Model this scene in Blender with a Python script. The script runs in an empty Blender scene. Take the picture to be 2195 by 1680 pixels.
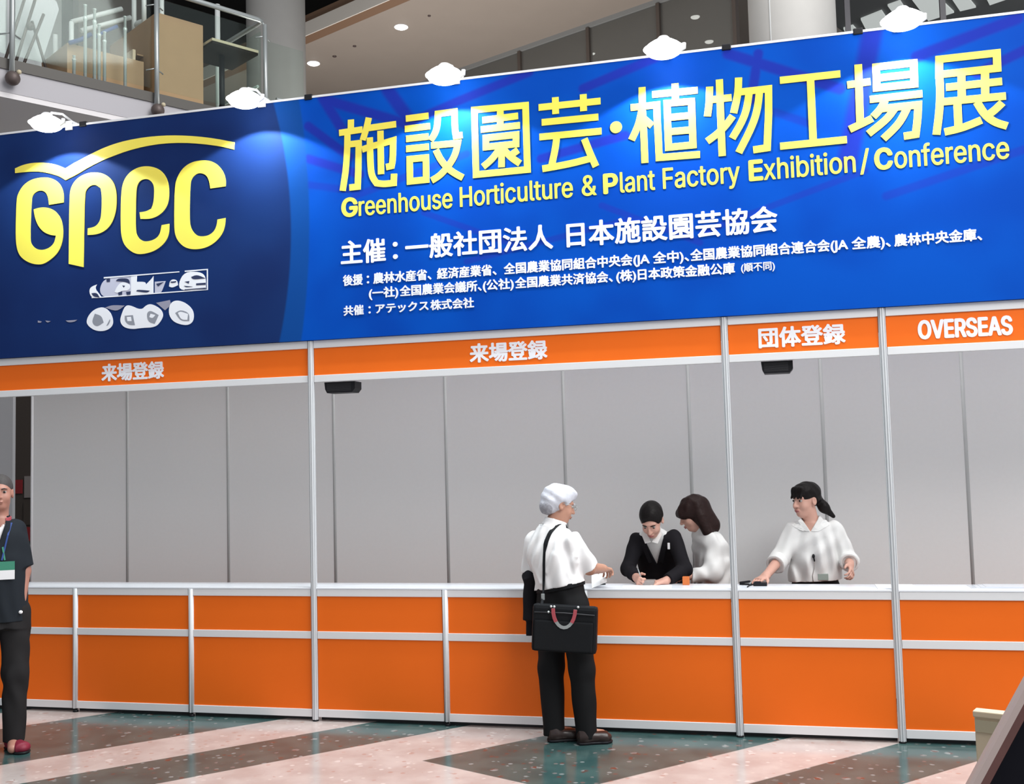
import bpy, bmesh, math, random
import numpy as np
from mathutils import Vector, Matrix, Euler
from mathutils.geometry import tessellate_polygon, delaunay_2d_cdt
from mathutils.bvhtree import BVHTree

random.seed(7)
SC = bpy.context.scene
COL = SC.collection

# ------------------------------------------------------------------ camera
cam = bpy.data.cameras.new('camera')
cam.sensor_fit = 'HORIZONTAL'
cam.sensor_width = 36.0
cam.lens = 2275.7 / 2195.0 * 36.0
cam.clip_end = 200
camo = bpy.data.objects.new('camera', cam)
COL.objects.link(camo)
camo.location = (3.3262, -7.1233, 1.7919)
camo.rotation_euler = (1.6388, 0.0257, 0.2515)
SC.camera = camo

# ------------------------------------------------------------------ view, world, hall light
SC.view_settings.view_transform = 'Standard'
SC.view_settings.look = 'None'
SC.view_settings.exposure = 0.0
SC.view_settings.gamma = 1.0
SC.view_settings.use_curve_mapping = False
world = bpy.data.worlds.new('hall_daylight')
SC.world = world
world.use_nodes = True
wn = world.node_tree.nodes
wl = world.node_tree.links
bg = wn['Background']
tcw = wn.new('ShaderNodeTexCoord')
sep = wn.new('ShaderNodeSeparateXYZ')
wl.new(tcw.outputs['Generated'], sep.inputs[0])
mr = wn.new('ShaderNodeMapRange')
mr.inputs['From Min'].default_value = -1.0
mr.inputs['From Max'].default_value = 1.0
mr.inputs['To Min'].default_value = 0.19
mr.inputs['To Max'].default_value = 0.90
wl.new(sep.outputs['X'], mr.inputs['Value'])
bg.inputs['Color'].default_value = (0.93, 0.96, 1.0, 1)
wl.new(mr.outputs['Result'], bg.inputs['Strength'])


def area_light(name, loc, target, size, size_y, power, color=(1, 1, 1)):
    l = bpy.data.lights.new(name, 'AREA')
    l.shape = 'RECTANGLE'
    l.size = size
    l.size_y = size_y
    l.energy = power
    l.color = color
    o = bpy.data.objects.new(name, l)
    COL.objects.link(o)
    o.location = loc
    o.rotation_euler = (Vector(target) - Vector(loc)).to_track_quat('-Z', 'Y').to_euler()
    return o


area_light('skylight_of_hall', (7.5, -4.5, 7.5), (3.6, 0.2, 1.2), 5.0, 4.0, 560, (1, 0.99, 0.97))
area_light('hall_ceiling_light', (3.6, -1.0, 9.6), (3.6, -.7, 0), 7.5, 3.0, 600, (1, 0.99, 0.97))
area_light('added_upward_fill', (-1.8, 6.6, 2.9), (-1.2, 8.0, 9), 6.0, 2.2, 520, (1, 0.95, 0.90))  # added unseen fill behind the sign, standing for light bounced off the floor


# ------------------------------------------------------------------ naming
def tag(o, label=None, cat=None, group=None, kind=None):
    if label: o['label'] = label
    if cat: o['category'] = cat
    if group: o['group'] = group
    if kind: o['kind'] = kind
    return o


def thing(name, loc, label, cat, group=None, rotz=0.0):
    o = bpy.data.objects.new(name, None)
    o.empty_display_size = 0.1
    COL.objects.link(o)
    o.location = loc
    o.rotation_euler = (0, 0, rotz)
    return tag(o, label, cat, group)


def link_mesh(name, me, mats, parent=None, smooth=False):
    o = bpy.data.objects.new(name, me)
    COL.objects.link(o)
    for m in (mats if isinstance(mats, (list, tuple)) else [mats]):
        me.materials.append(m)
    if parent is not None:
        o.parent = parent
        # vertices are given in world axes; subtract the parent's base
        inv = (Matrix.Translation(base_of(parent))).inverted()
        me.transform(inv)
    if smooth:
        me.polygons.foreach_set('use_smooth', [True] * len(me.polygons))
    me.update()
    return o


def base_of(o):
    v = Vector((0, 0, 0))
    while o is not None:
        v += o.location
        o = o.parent
    return v


class MB:
    """collects shapes of one part into one mesh (world coordinates)"""
    def __init__(s):
        s.bm = bmesh.new()

    def box(s, lo, hi, bev=0.0, mat=0, M=None):
        lo, hi = Vector(lo), Vector(hi)
        r = bmesh.ops.create_cube(s.bm, size=1.0)
        vs = r['verts']
        for v in vs:
            v.co = Vector((lo[i] + (v.co[i] + .5) * (hi[i] - lo[i]) for i in range(3)))
        s._fin(vs, bev, mat, M)
        return s

    def _fin(s, vs, bev, mat, M):
        fs = {f for v in vs for f in v.link_faces}
        for f in fs: f.material_index = mat
        if bev > 0:
            es = list({e for v in vs for e in v.link_edges})
            r = bmesh.ops.bevel(s.bm, geom=es, offset=bev, segments=2, affect='EDGES', profile=.6)
            vs = list({v for f in r['faces'] for v in f.verts} | {v for v in vs if v.is_valid})
            for f in r['faces']: f.material_index = mat
        if M is not None:
            allv = set(v for v in vs if v.is_valid)
            for v in allv: v.co = M @ v.co

    def prism(s, poly, axis, a, b, mat=0):
        """poly: 2D points; axis the extrusion axis index; a..b range on it"""
        def P(p, d):
            if axis == 0: return Vector((d, p[0], p[1]))
            if axis == 1: return Vector((p[0], d, p[1]))
            return Vector((p[0], p[1], d))
        va = [s.bm.verts.new(P(p, a)) for p in poly]
        vb = [s.bm.verts.new(P(p, b)) for p in poly]
        n = len(poly)
        fs = []
        for i in range(n):
            j = (i + 1) % n
            fs.append(s.bm.faces.new((va[i], va[j], vb[j], vb[i])))
        tri = tessellate_polygon([[Vector((p[0], p[1], 0)) for p in poly]])
        for t in tri:
            for V in (va, vb):
                try: fs.append(s.bm.faces.new([V[i] for i in t]))
                except ValueError: pass
        for f in fs: f.material_index = mat
        bmesh.ops.recalc_face_normals(s.bm, faces=fs)
        return s

    def tube(s, pts, r, n=10, mat=0, caps=True):
        pts = [Vector(p) for p in pts]
        rs = r if isinstance(r, (list, tuple)) else [r] * len(pts)
        rings = []
        up = None
        for i, p in enumerate(pts):
            a = pts[max(i - 1, 0)]
            b = pts[min(i + 1, len(pts) - 1)]
            d = (b - a).normalized()
            if up is None:
                up = Vector((0, 0, 1)) if abs(d.z) < .9 else Vector((1, 0, 0))
            x = d.cross(up).normalized()
            y = x.cross(d).normalized()
            up = y
            rings.append([s.bm.verts.new(p + (x * math.cos(2 * math.pi * k / n) + y * math.sin(2 * math.pi * k / n)) * rs[i]) for k in range(n)])
        fs = []
        for i in range(len(rings) - 1):
            for k in range(n):
                fs.append(s.bm.faces.new((rings[i][k], rings[i][(k + 1) % n], rings[i + 1][(k + 1) % n], rings[i + 1][k])))
        for f in fs: f.smooth = True
        if caps:
            fs.append(s.bm.faces.new(list(reversed(rings[0]))))
            fs.append(s.bm.faces.new(rings[-1]))
        for f in fs: f.material_index = mat
        return s

    def ball(s, c, r, mat=0, n=16, M=None):
        res = bmesh.ops.create_uvsphere(s.bm, u_segments=n, v_segments=max(6, n // 2), radius=1.0)
        rr = r if isinstance(r, (list, tuple)) else (r, r, r)
        for v in res['verts']:
            q = Vector((v.co.x * rr[0], v.co.y * rr[1], v.co.z * rr[2]))
            if M is not None: q = M @ q
            v.co = q + Vector(c)
        for f in {f for v in res['verts'] for f in v.link_faces}:
            f.material_index = mat
            f.smooth = True
        return s

    def lathe(s, c, prof, n=24, mat=0):
        """prof: (radius, z) pairs, turned about the vertical through c"""
        rings = []
        for r, z in prof:
            rings.append([s.bm.verts.new((c[0] + r * math.cos(2 * math.pi * k / n), c[1] + r * math.sin(2 * math.pi * k / n), c[2] + z)) for k in range(n)])
        fs = []
        for i in range(len(rings) - 1):
            for k in range(n):
                fs.append(s.bm.faces.new((rings[i][k], rings[i][(k + 1) % n], rings[i + 1][(k + 1) % n], rings[i + 1][k])))
        for f in fs: f.smooth = True
        fs.append(s.bm.faces.new(list(reversed(rings[0]))))
        fs.append(s.bm.faces.new(rings[-1]))
        for f in fs: f.material_index = mat
        return s

    def quad(s, pts, mat=0):
        f = s.bm.faces.new([s.bm.verts.new(p) for p in pts])
        f.material_index = mat
        return s

    def build(s, name, mats, parent=None, smooth=False):
        me = bpy.data.meshes.new(name)
        s.bm.to_mesh(me)
        s.bm.free()
        return link_mesh(name, me, mats, parent, smooth)


# ------------------------------------------------------------------ materials
def srgb(r, g, b):
    f = lambda c: (c / 255 / 12.92) if c / 255 <= .04045 else ((c / 255 + .055) / 1.055) ** 2.4
    return (f(r), f(g), f(b), 1)


def mat(name, col, rough=.5, metal=0.0, spec=.5, emit=None, estr=0.0, noise=0.0, nscale=30.0, bump=0.0):
    m = bpy.data.materials.new(name)
    m.use_nodes = True
    nt = m.node_tree
    b = nt.nodes['Principled BSDF']
    if len(col) == 3: col = tuple(col) + (1,)
    b.inputs['Base Color'].default_value = col
    b.inputs['Roughness'].default_value = rough
    b.inputs['Metallic'].default_value = metal
    b.inputs['Specular IOR Level'].default_value = spec
    if emit:
        b.inputs['Emission Color'].default_value = tuple(emit) + (1,)
        b.inputs['Emission Strength'].default_value = estr
    if noise or bump:
        tc = nt.nodes.new('ShaderNodeTexCoord')
        nz = nt.nodes.new('ShaderNodeTexNoise')
        nz.inputs['Scale'].default_value = nscale
        nz.inputs['Detail'].default_value = 4
        nt.links.new(tc.outputs['Object'], nz.inputs['Vector'])
        if noise:
            mx = nt.nodes.new('ShaderNodeMix')
            mx.data_type = 'RGBA'
            mx.inputs['A'].default_value = tuple(c * (1 - noise) for c in col[:3]) + (1,)
            mx.inputs['B'].default_value = tuple(min(1, c * (1 + noise)) for c in col[:3]) + (1,)
            nt.links.new(nz.outputs['Fac'], mx.inputs['Factor'])
            nt.links.new(mx.outputs['Result'], b.inputs['Base Color'])
        if bump:
            bp = nt.nodes.new('ShaderNodeBump')
            bp.inputs['Strength'].default_value = bump
            bp.inputs['Distance'].default_value = .01
            nt.links.new(nz.outputs['Fac'], bp.inputs['Height'])
            nt.links.new(bp.outputs['Normal'], b.inputs['Normal'])
    return m


def glass_mat(name, tint, alpha, haze=None, hz=0.0):
    m = bpy.data.materials.new(name)
    m.use_nodes = True
    nt = m.node_tree
    nt.nodes.clear()
    out = nt.nodes.new('ShaderNodeOutputMaterial')
    tr = nt.nodes.new('ShaderNodeBsdfTransparent')
    tr.inputs['Color'].default_value = tuple(tint) + (1,)
    gl = nt.nodes.new('ShaderNodeBsdfGlossy')
    gl.inputs['Roughness'].default_value = .05
    gl.inputs['Color'].default_value = (.85, .95, .93, 1)
    mx = nt.nodes.new('ShaderNodeMixShader')
    mx.inputs[0].default_value = alpha
    nt.links.new(tr.outputs[0], mx.inputs[1])
    nt.links.new(gl.outputs[0], mx.inputs[2])
    last = mx
    if haze:
        df = nt.nodes.new('ShaderNodeBsdfDiffuse')
        df.inputs['Color'].default_value = tuple(haze) + (1,)
        last = nt.nodes.new('ShaderNodeMixShader')
        last.inputs[0].default_value = hz
        nt.links.new(mx.outputs[0], last.inputs[1])
        nt.links.new(df.outputs[0], last.inputs[2])
    nt.links.new(last.outputs[0], out.inputs['Surface'])
    return m


class NT:
    """tiny helper to write node maths"""
    def __init__(s, nt): s.nt = nt
    def m(s, op, a, b=None, c=None, clamp=False):
        n = s.nt.nodes.new('ShaderNodeMath'); n.operation = op; n.use_clamp = clamp
        for i, v in enumerate((a, b, c)):
            if v is None: continue
            if isinstance(v, (int, float)): n.inputs[i].default_value = v
            else: s.nt.links.new(v, n.inputs[i])
        return n.outputs[0]
    def step(s, v, e0, e1):
        n = s.nt.nodes.new('ShaderNodeMapRange'); n.interpolation_type = 'SMOOTHSTEP'
        s.nt.links.new(v, n.inputs['Value'])
        n.inputs['From Min'].default_value = e0; n.inputs['From Max'].default_value = e1
        return n.outputs['Result']
    def mix(s, f, a, b):
        n = s.nt.nodes.new('ShaderNodeMix'); n.data_type = 'RGBA'
        for k, v in (('Factor', f), ('A', a), ('B', b)):
            if isinstance(v, (int, float)): n.inputs[k].default_value = v
            elif isinstance(v, tuple): n.inputs[k].default_value = v
            else: s.nt.links.new(v, n.inputs[k])
        return n.outputs['Result']


MAT = {}
MAT['orange'] = mat('orange_panel', (0.86, 0.150, 0.010), .45, spec=.22, noise=.04, nscale=3)
MAT['alu_white'] = mat('white_aluminium', (.74, .74, .76), .35)
MAT['alu_grey'] = mat('grey_aluminium', (.62, .635, .66), .38)
MAT['seam'] = mat('partition_post_grey', (.42, .43, .43), .5)
MAT['wall_panel'] = mat('grey_white_partition_board', (.82, .825, .825), .6, noise=.02, nscale=40)
MAT['top'] = mat('white_laminate_worktop', (.80, .82, .88), .22)
MAT['dark_strip'] = mat('gap_shade_and_dark_trim', (.03, .03, .035), .6)  # painted shade of the counter gap; also the speaker grille and bag zip
MAT['yellow'] = mat('yellow_print', (.92, .78, .10), .45)
MAT['white_print'] = mat('white_print', (.86, .86, .92), .45)
MAT['lavender'] = mat('lavender_print', (.55, .55, .68), .5)
MAT['darkprint'] = mat('dark_navy_print', (.02, .03, .09), .5)
MAT['greyprint'] = mat('grey_print', (.28, .29, .34), .5)
MAT['midprint'] = mat('muted_print', (.30, .29, .38), .5)
MAT['black'] = mat('black_plastic', (.012, .012, .015), .45, spec=.2)
MAT['steel'] = mat('brushed_steel', (.42, .45, .45), .35, metal=.6)
MAT['chrome'] = mat('chrome', (.62, .66, .65), .3, metal=.25)
MAT['brown_metal'] = mat('dark_bronze', (.10, .075, .07), .5, metal=.3)
MAT['edge'] = mat('dark_floor_edge', (.085, .078, .07), .6)
MAT['fascia'] = mat('white_slab_fascia', (.40, .385, .41), .6)
MAT['fascia2'] = mat('pale_edge_strip', (.62, .58, .53), .6)
MAT['soffit'] = mat('grey_soffit', (.72, .69, .70), .7)
MAT['soffit_up'] = mat('taupe_ceiling', (.265, .225, .195), .7, noise=.05, nscale=2)
MAT['brownstrip'] = mat('brown_edge_strip', (.17, .10, .062), .6)
MAT['void'] = mat('dark_upper_ceiling', (.05, .047, .045), .8)
MAT['column'] = mat('concrete_column', (.36, .35, .335), .6, noise=.06, nscale=6)
MAT['column_shaded'] = mat('shaded_concrete_column', (.30, .29, .275), .6, noise=.05, nscale=6)  # same concrete, darkened so the left column's shade is in its colour
MAT['greywall'] = mat('grey_inner_wall', (.20, .205, .205), .7)
MAT['gallerywall'] = mat('pale_grey_inner_wall', (.38, .385, .385), .7)
MAT['arm_highlight'] = mat('painted_varnish_highlight', (.42, .33, .31), .35)  # pale colour painted in for the lamps' highlight on the varnish
MAT['darkwall'] = mat('dark_brown_wall', (.07, .055, .047), .7)
MAT['card'] = mat('cardboard', (.40, .245, .135), .75, noise=.08, nscale=5)
MAT['card_light'] = mat('pale_board', (.70, .56, .40), .7)
MAT['wood'] = mat('light_wood_edge', (.50, .43, .30), .5)
MAT['dark_under'] = mat('dark_table_underside', (.016, .013, .012), .7, spec=.1)
MAT['white_metal'] = mat('white_paint', (.62, .64, .63), .4)
MAT['greencard'] = mat('pale_green_card', (.38, .46, .42), .4)
MAT['board'] = mat('white_board', (.48, .48, .50), .6)
MAT['blue_tape'] = mat('blue_tape', (.02, .06, .25), .5)
MAT['paper'] = mat('paper', (.90, .90, .92), .6)
MAT['film'] = mat('clear_plastic_sheet', (.72, .75, .82), .12)
MAT['skin_m'] = mat('skin_tan', (.52, .27, .19), .5)
MAT['skin_f'] = mat('skin_light', (.66, .37, .29), .5)
MAT['skin_r'] = mat('skin_ruddy', (.42, .20, .15), .5)
MAT['hair_w'] = mat('white_grey_hair', (.62, .63, .70), .6, noise=.35, nscale=22, bump=.5)
MAT['hair_n'] = mat('short_grey_hair', (.34, .34, .38), .7, noise=.4, nscale=60, bump=.4)
MAT['hair_b'] = mat('black_hair', (.012, .010, .010), .45, spec=.12, noise=.3, nscale=40, bump=.4)
MAT['hair_br'] = mat('dark_brown_hair', (.026, .014, .013), .45, spec=.12, noise=.3, nscale=40, bump=.4)
MAT['hair_s'] = mat('cropped_dark_hair', (.05, .042, .042), .7, noise=.4, nscale=120)
MAT['shirt'] = mat('white_shirt_cloth', (.86, .85, .86), .75)
MAT['blouse'] = mat('white_blouse_cloth', (.80, .80, .79), .75)
MAT['suit'] = mat('black_suit_cloth', (.013, .012, .015), .8, spec=.12)
MAT['trouser'] = mat('black_trouser_cloth', (.012, .012, .013), .8, spec=.12)
MAT['trouser_g'] = mat('dark_grey_trouser_cloth', (.022, .021, .022), .85, spec=.12)
MAT['polo'] = mat('dark_polo_cloth', (.018, .022, .028), .8, spec=.12)
MAT['bag'] = mat('black_bag_nylon', (.011, .012, .014), .55, spec=.12, bump=.1, nscale=300)
MAT['red_stripe'] = mat('red_webbing', (.42, .07, .09), .6)
MAT['shoe'] = mat('dark_brown_leather', (.030, .016, .014), .35)
MAT['shoe_red'] = mat('red_sneaker', (.22, .012, .035), .6)
MAT['eye'] = mat('eye_white', (.42, .39, .37), .3)
MAT['iris'] = mat('dark_iris', (.012, .008, .007), .2)
MAT['lips_f'] = mat('lips_rose', (.42, .13, .13), .5)
MAT['lips_m'] = mat('lips_dull', (.33, .14, .11), .5)
MAT['green'] = mat('green_card', (.05, .26, .17), .5)
MAT['red_poster'] = mat('red_notice', (.30, .02, .025), .6)
MAT['notice'] = mat('grey_notice', (.30, .27, .26), .6)
MAT['orange_box'] = mat('orange_carton', (.70, .18, .04), .6)
MAT['glass'] = glass_mat('green_tinted_glass', (.93, .965, .945), .018)
MAT['glass_dark'] = glass_mat('smoked_glass', (.55, .56, .55), .06, (.20, .195, .185), .45)
MAT['varnish'] = mat('varnished_dark_wood', (.10, .035, .03), .22, noise=.3, nscale=8)
MAT['seatcloth'] = mat('black_seat_cloth', (.012, .012, .018), .8, spec=.12)
MAT['lamp_lens'] = mat('glowing_lamp_lens', (1, 1, 1), .4, emit=(.96, .98, 1.0), estr=9.0)
MAT['downlight'] = mat('glowing_downlight', (1, 1, 1), .4, emit=(1, .98, .95), estr=6.0)
MAT['skypanel'] = mat('daylight_panel', (.5, .5, .5), .5, emit=(.93, 1.0, .96), estr=.42)

# ================================================================== SETTING
W = 0.99


def floor_material():
    m = bpy.data.materials.new('terrazzo_stripes')
    m.use_nodes = True
    nt = m.node_tree
    n = NT(nt)
    b = nt.nodes['Principled BSDF']
    geo = nt.nodes.new('ShaderNodeNewGeometry')
    sp = nt.nodes.new('ShaderNodeSeparateXYZ')
    nt.links.new(geo.outputs['Position'], sp.inputs[0])
    X, Y = sp.outputs['X'], sp.outputs['Y']
    # s: offset across the diagonal stripes, period 2.65 m
    s = n.m('ADD', n.m('MULTIPLY', X, -0.749), n.m('MULTIPLY', Y, 0.663))
    t = n.m('FLOORED_MODULO', n.m('ADD', s, 3.48), 2.655)     # 0 at s = -3.48
    def band(a, c):
        return n.m('MULTIPLY', n.step(t, a - .006, a + .006), n.m('SUBTRACT', 1.0, n.step(t, c - .006, c + .006)))
    d1 = band(0.0, 0.525)          # narrow dark stripe
    d2 = band(1.04, 2.09)          # wide dark stripe
    # second dark stripe of the period beyond (s -0.84..-0.33) belongs to the next period's start
    # the wide stripe nearest the counter's middle ends on a mitre line
    side = n.m('ADD', n.m('MULTIPLY', n.m('SUBTRACT', X, 1.101), 0.432), n.m('MULTIPLY', n.m('ADD', Y, 0.853), 0.902))
    inmid = n.m('MULTIPLY', n.step(s, -2.7, -2.6), n.m('SUBTRACT', 1.0, n.step(s, -1.2, -1.1)))
    cut = n.m('SUBTRACT', 1.0, n.m('MULTIPLY', inmid, n.m('SUBTRACT', 1.0, n.step(side, -.006, .006))))
    dark = n.m('MULTIPLY', n.m('MAXIMUM', d1, d2), cut)
    # chips
    def vor(scale, seed):
        mp = nt.nodes.new('ShaderNodeMapping')
        mp.inputs['Location'].default_value = (seed, seed * .7, 0)
        nt.links.new(geo.outputs['Position'], mp.inputs['Vector'])
        v = nt.nodes.new('ShaderNodeTexVoronoi')
        v.inputs['Scale'].default_value = scale
        nt.links.new(mp.outputs[0], v.inputs['Vector'])
        return v
    v1 = vor(26, 0)
    v2 = vor(13, 3.1)
    nz = nt.nodes.new('ShaderNodeTexNoise')
    nz.inputs['Scale'].default_value = 4
    nz.inputs['Detail'].default_value = 6
    nt.links.new(geo.outputs['Position'], nz.inputs['Vector'])
    spc = nt.nodes.new('ShaderNodeSeparateColor')
    nt.links.new(v1.outputs['Color'], spc.inputs[0])
    r1 = spc.outputs[0]
    spc2 = nt.nodes.new('ShaderNodeSeparateColor')
    nt.links.new(v2.outputs['Color'], spc2.inputs[0])
    r2 = spc2.outputs[0]
    chip = n.m('MULTIPLY', n.step(r1, .80, .86), n.m('SUBTRACT', 1.0, n.step(v1.outputs['Distance'], .25, .5)))
    chip2 = n.m('MULTIPLY', n.step(r2, .82, .86), n.m('SUBTRACT', 1.0, n.step(v2.outputs['Distance'], .2, .42)))
    chips = n.m('MAXIMUM', chip, chip2)
    tint = n.step(spc.outputs[1], .3, .7)
    darkc = n.mix(n.step(nz.outputs['Fac'], .3, .7), (.032, .078, .078, 1), (.066, .122, .118, 1))
    darkc = n.mix(chips, darkc, n.mix(tint, (.24, .27, .27, 1), (.13, .06, .05, 1)))
    white = n.mix(n.step(nz.outputs['Fac'], .3, .7), (.47, .385, .36, 1), (.58, .505, .48, 1))
    white = n.mix(n.m('MULTIPLY', chips, .55), white, n.mix(tint, (.78, .72, .70, 1), (.42, .23, .19, 1)))
    nt.links.new(n.mix(dark, white, darkc), b.inputs['Base Color'])
    b.inputs['Roughness'].default_value = .17
    b.inputs['IOR'].default_value = 1.52
    b.inputs['Specular IOR Level'].default_value = .62
    return m


tag(MB().box((-13, -10, -.1), (14, 19, 0)).build('floor', floor_material()), kind='structure')
tag(MB().box((-13, 18.8, 0), (14, 19, 12)).build('wall_back', MAT['greywall']), kind='structure')
tag(MB().box((-13, 6, 0), (-12.8, 18.8, 12)).build('wall_left', MAT['greywall']), kind='structure')
tag(MB().box((-13, 4.5, 11.3), (14, 19, 11.5)).build('ceiling', MAT['void']), kind='structure')

# ------------------------------------------------------------------ booth back wall (modular boards between posts)
wb = bpy.data.objects.new('wall_rear', None)
COL.objects.link(wb)
wb.location = (-3.3, 1.2, 0)
tag(wb, kind='structure')
for j in range(-1, 9):
    x0 = -2.33 + W * j
    MB().box((x0 + .012, 1.177, 0.02), (x0 + W - .012, 1.20, 2.70), .0).build('panel', MAT['wall_panel'], wb)
    MB().tube([(x0, 1.186, 0), (x0, 1.186, 2.70)], .0165, 8).build('post', MAT['seam'] if j > -1 else MAT['alu_white'], wb)

# ================================================================== COUNTER
bay_names = {
    -4: 'orange counter bay behind the man standing at the left edge',
    -3: 'orange counter bay beside the legs of the man with the green badge',
    -2: 'orange counter bay, second one right of the man with the green badge',
    -1: 'orange counter bay just left of the full height post under the blue logo',
    0: 'orange counter bay just right of the full height post under the blue logo',
    1: 'orange counter bay that the white-haired man with the black bag covers',
    2: 'orange counter bay in front of the woman in the black suit',
    3: 'orange counter bay in front of the white-bloused woman with the ponytail',
    4: 'orange counter bay at the right, under the OVERSEAS fascia',
    5: 'orange counter bay beyond the foreground chair at the right edge'}
FULL = (-4, 0, 3, 4)
for i in range(-4, 6):
    x0, x1 = i * W, (i + 1) * W
    px = x0
    x0 = x0 + (.0245 if i in FULL else .0)
    x1 = x1 - .0245
    t = thing('counter_bay', (x0 + W / 2, .02, 0), bay_names[i], 'counter', 'orange counter bays')
    MB().box((x0, .0, .0846), (x1, .012, .5808)).build('lower_panel', MAT['orange'], t)
    MB().box((x0, .0, .633), (x1, .012, .8813)).build('upper_panel', MAT['orange'], t)
    for z0, z1 in ((.03, .0846), (.5808, .633), (.8813, .931)):
        MB().box((x0, -.008, z0), (x1, .028, z1), .003).build('rail', MAT['alu_white'], t)
    MB().box((x0, .05, 0), (x1, .06, .03)).build('dark_strip', MAT['dark_strip'], t)  # dark strip added for the shade in the gap under the counter
    x0 = px
    if i not in FULL:
        m = MB().tube([(x0, .004, 0.03), (x0, .004, .931)], .0225, 8)
        m.box((x0 - .003, -.0205, .03), (x0 + .003, -.015, .931))
        m.build('post', MAT['alu_grey'], t)
        MB().lathe((x0, .004, 0), [(.02, 0), (.02, .012), (.009, .016), (.009, .03)], 10).build('foot', MAT['black'], t)
top = MB().box((-4 * W, -.010, .9315), (6 * W, .305, .944), .003).build('countertop', MAT['top'])
tag(top, 'long white laminate top running along the whole orange counter', 'countertop')

post_labels = {-4: 'full height white aluminium post at the far left end of the counter',
               0: 'full height white aluminium post under the blue sign, left of the white-haired man',
               3: 'full height white aluminium post between the suited woman and the ponytailed woman',
               4: 'full height white aluminium post right of the ponytailed woman, by the OVERSEAS fascia'}
for i in FULL:
    t = thing('aluminium_post', (i * W, .0, 0), post_labels[i], 'post', 'full height posts of the stand')
    m = MB()
    x = i * W
    # octagonal system post with grooves on the faces
    R = .0235
    prof = []
    for k in range(8):
        a = math.radians(22.5 + 45 * k)
        b2 = math.radians(22.5 + 45 * (k + 1))
        p, q = (R * math.cos(a), R * math.sin(a)), (R * math.cos(b2), R * math.sin(b2))
        prof.append((x + p[0], .0 + p[1]))
        mid = ((p[0] + q[0]) / 2, (p[1] + q[1]) / 2)
        for f, dep in ((-.16, 0), (-.16, .005), (.16, .005), (.16, 0)):
            ux, uy = q[0] - p[0], q[1] - p[1]
            L = math.hypot(*mid)
            prof.append((x + mid[0] * (1 - dep / L) + ux * f, .0 + mid[1] * (1 - dep / L) + uy * f))
    m.prism(prof, 2, .012, 2.727)
    m.build('shaft', MAT['alu_grey'], t)
    MB().lathe((x, 0, 0), [(.022, 0), (.022, .008), (.012, .012)], 12).build('foot', MAT['black'], t)

# ================================================================== TEXT
TXCOL = {}


FONT = None
try:
    import os
    _p = os.path.join(bpy.utils.system_resource('DATAFILES', path='fonts'), 'Inter.woff2')
    if os.path.exists(_p): FONT = bpy.data.fonts.load(_p)
except Exception:
    FONT = None


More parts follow.
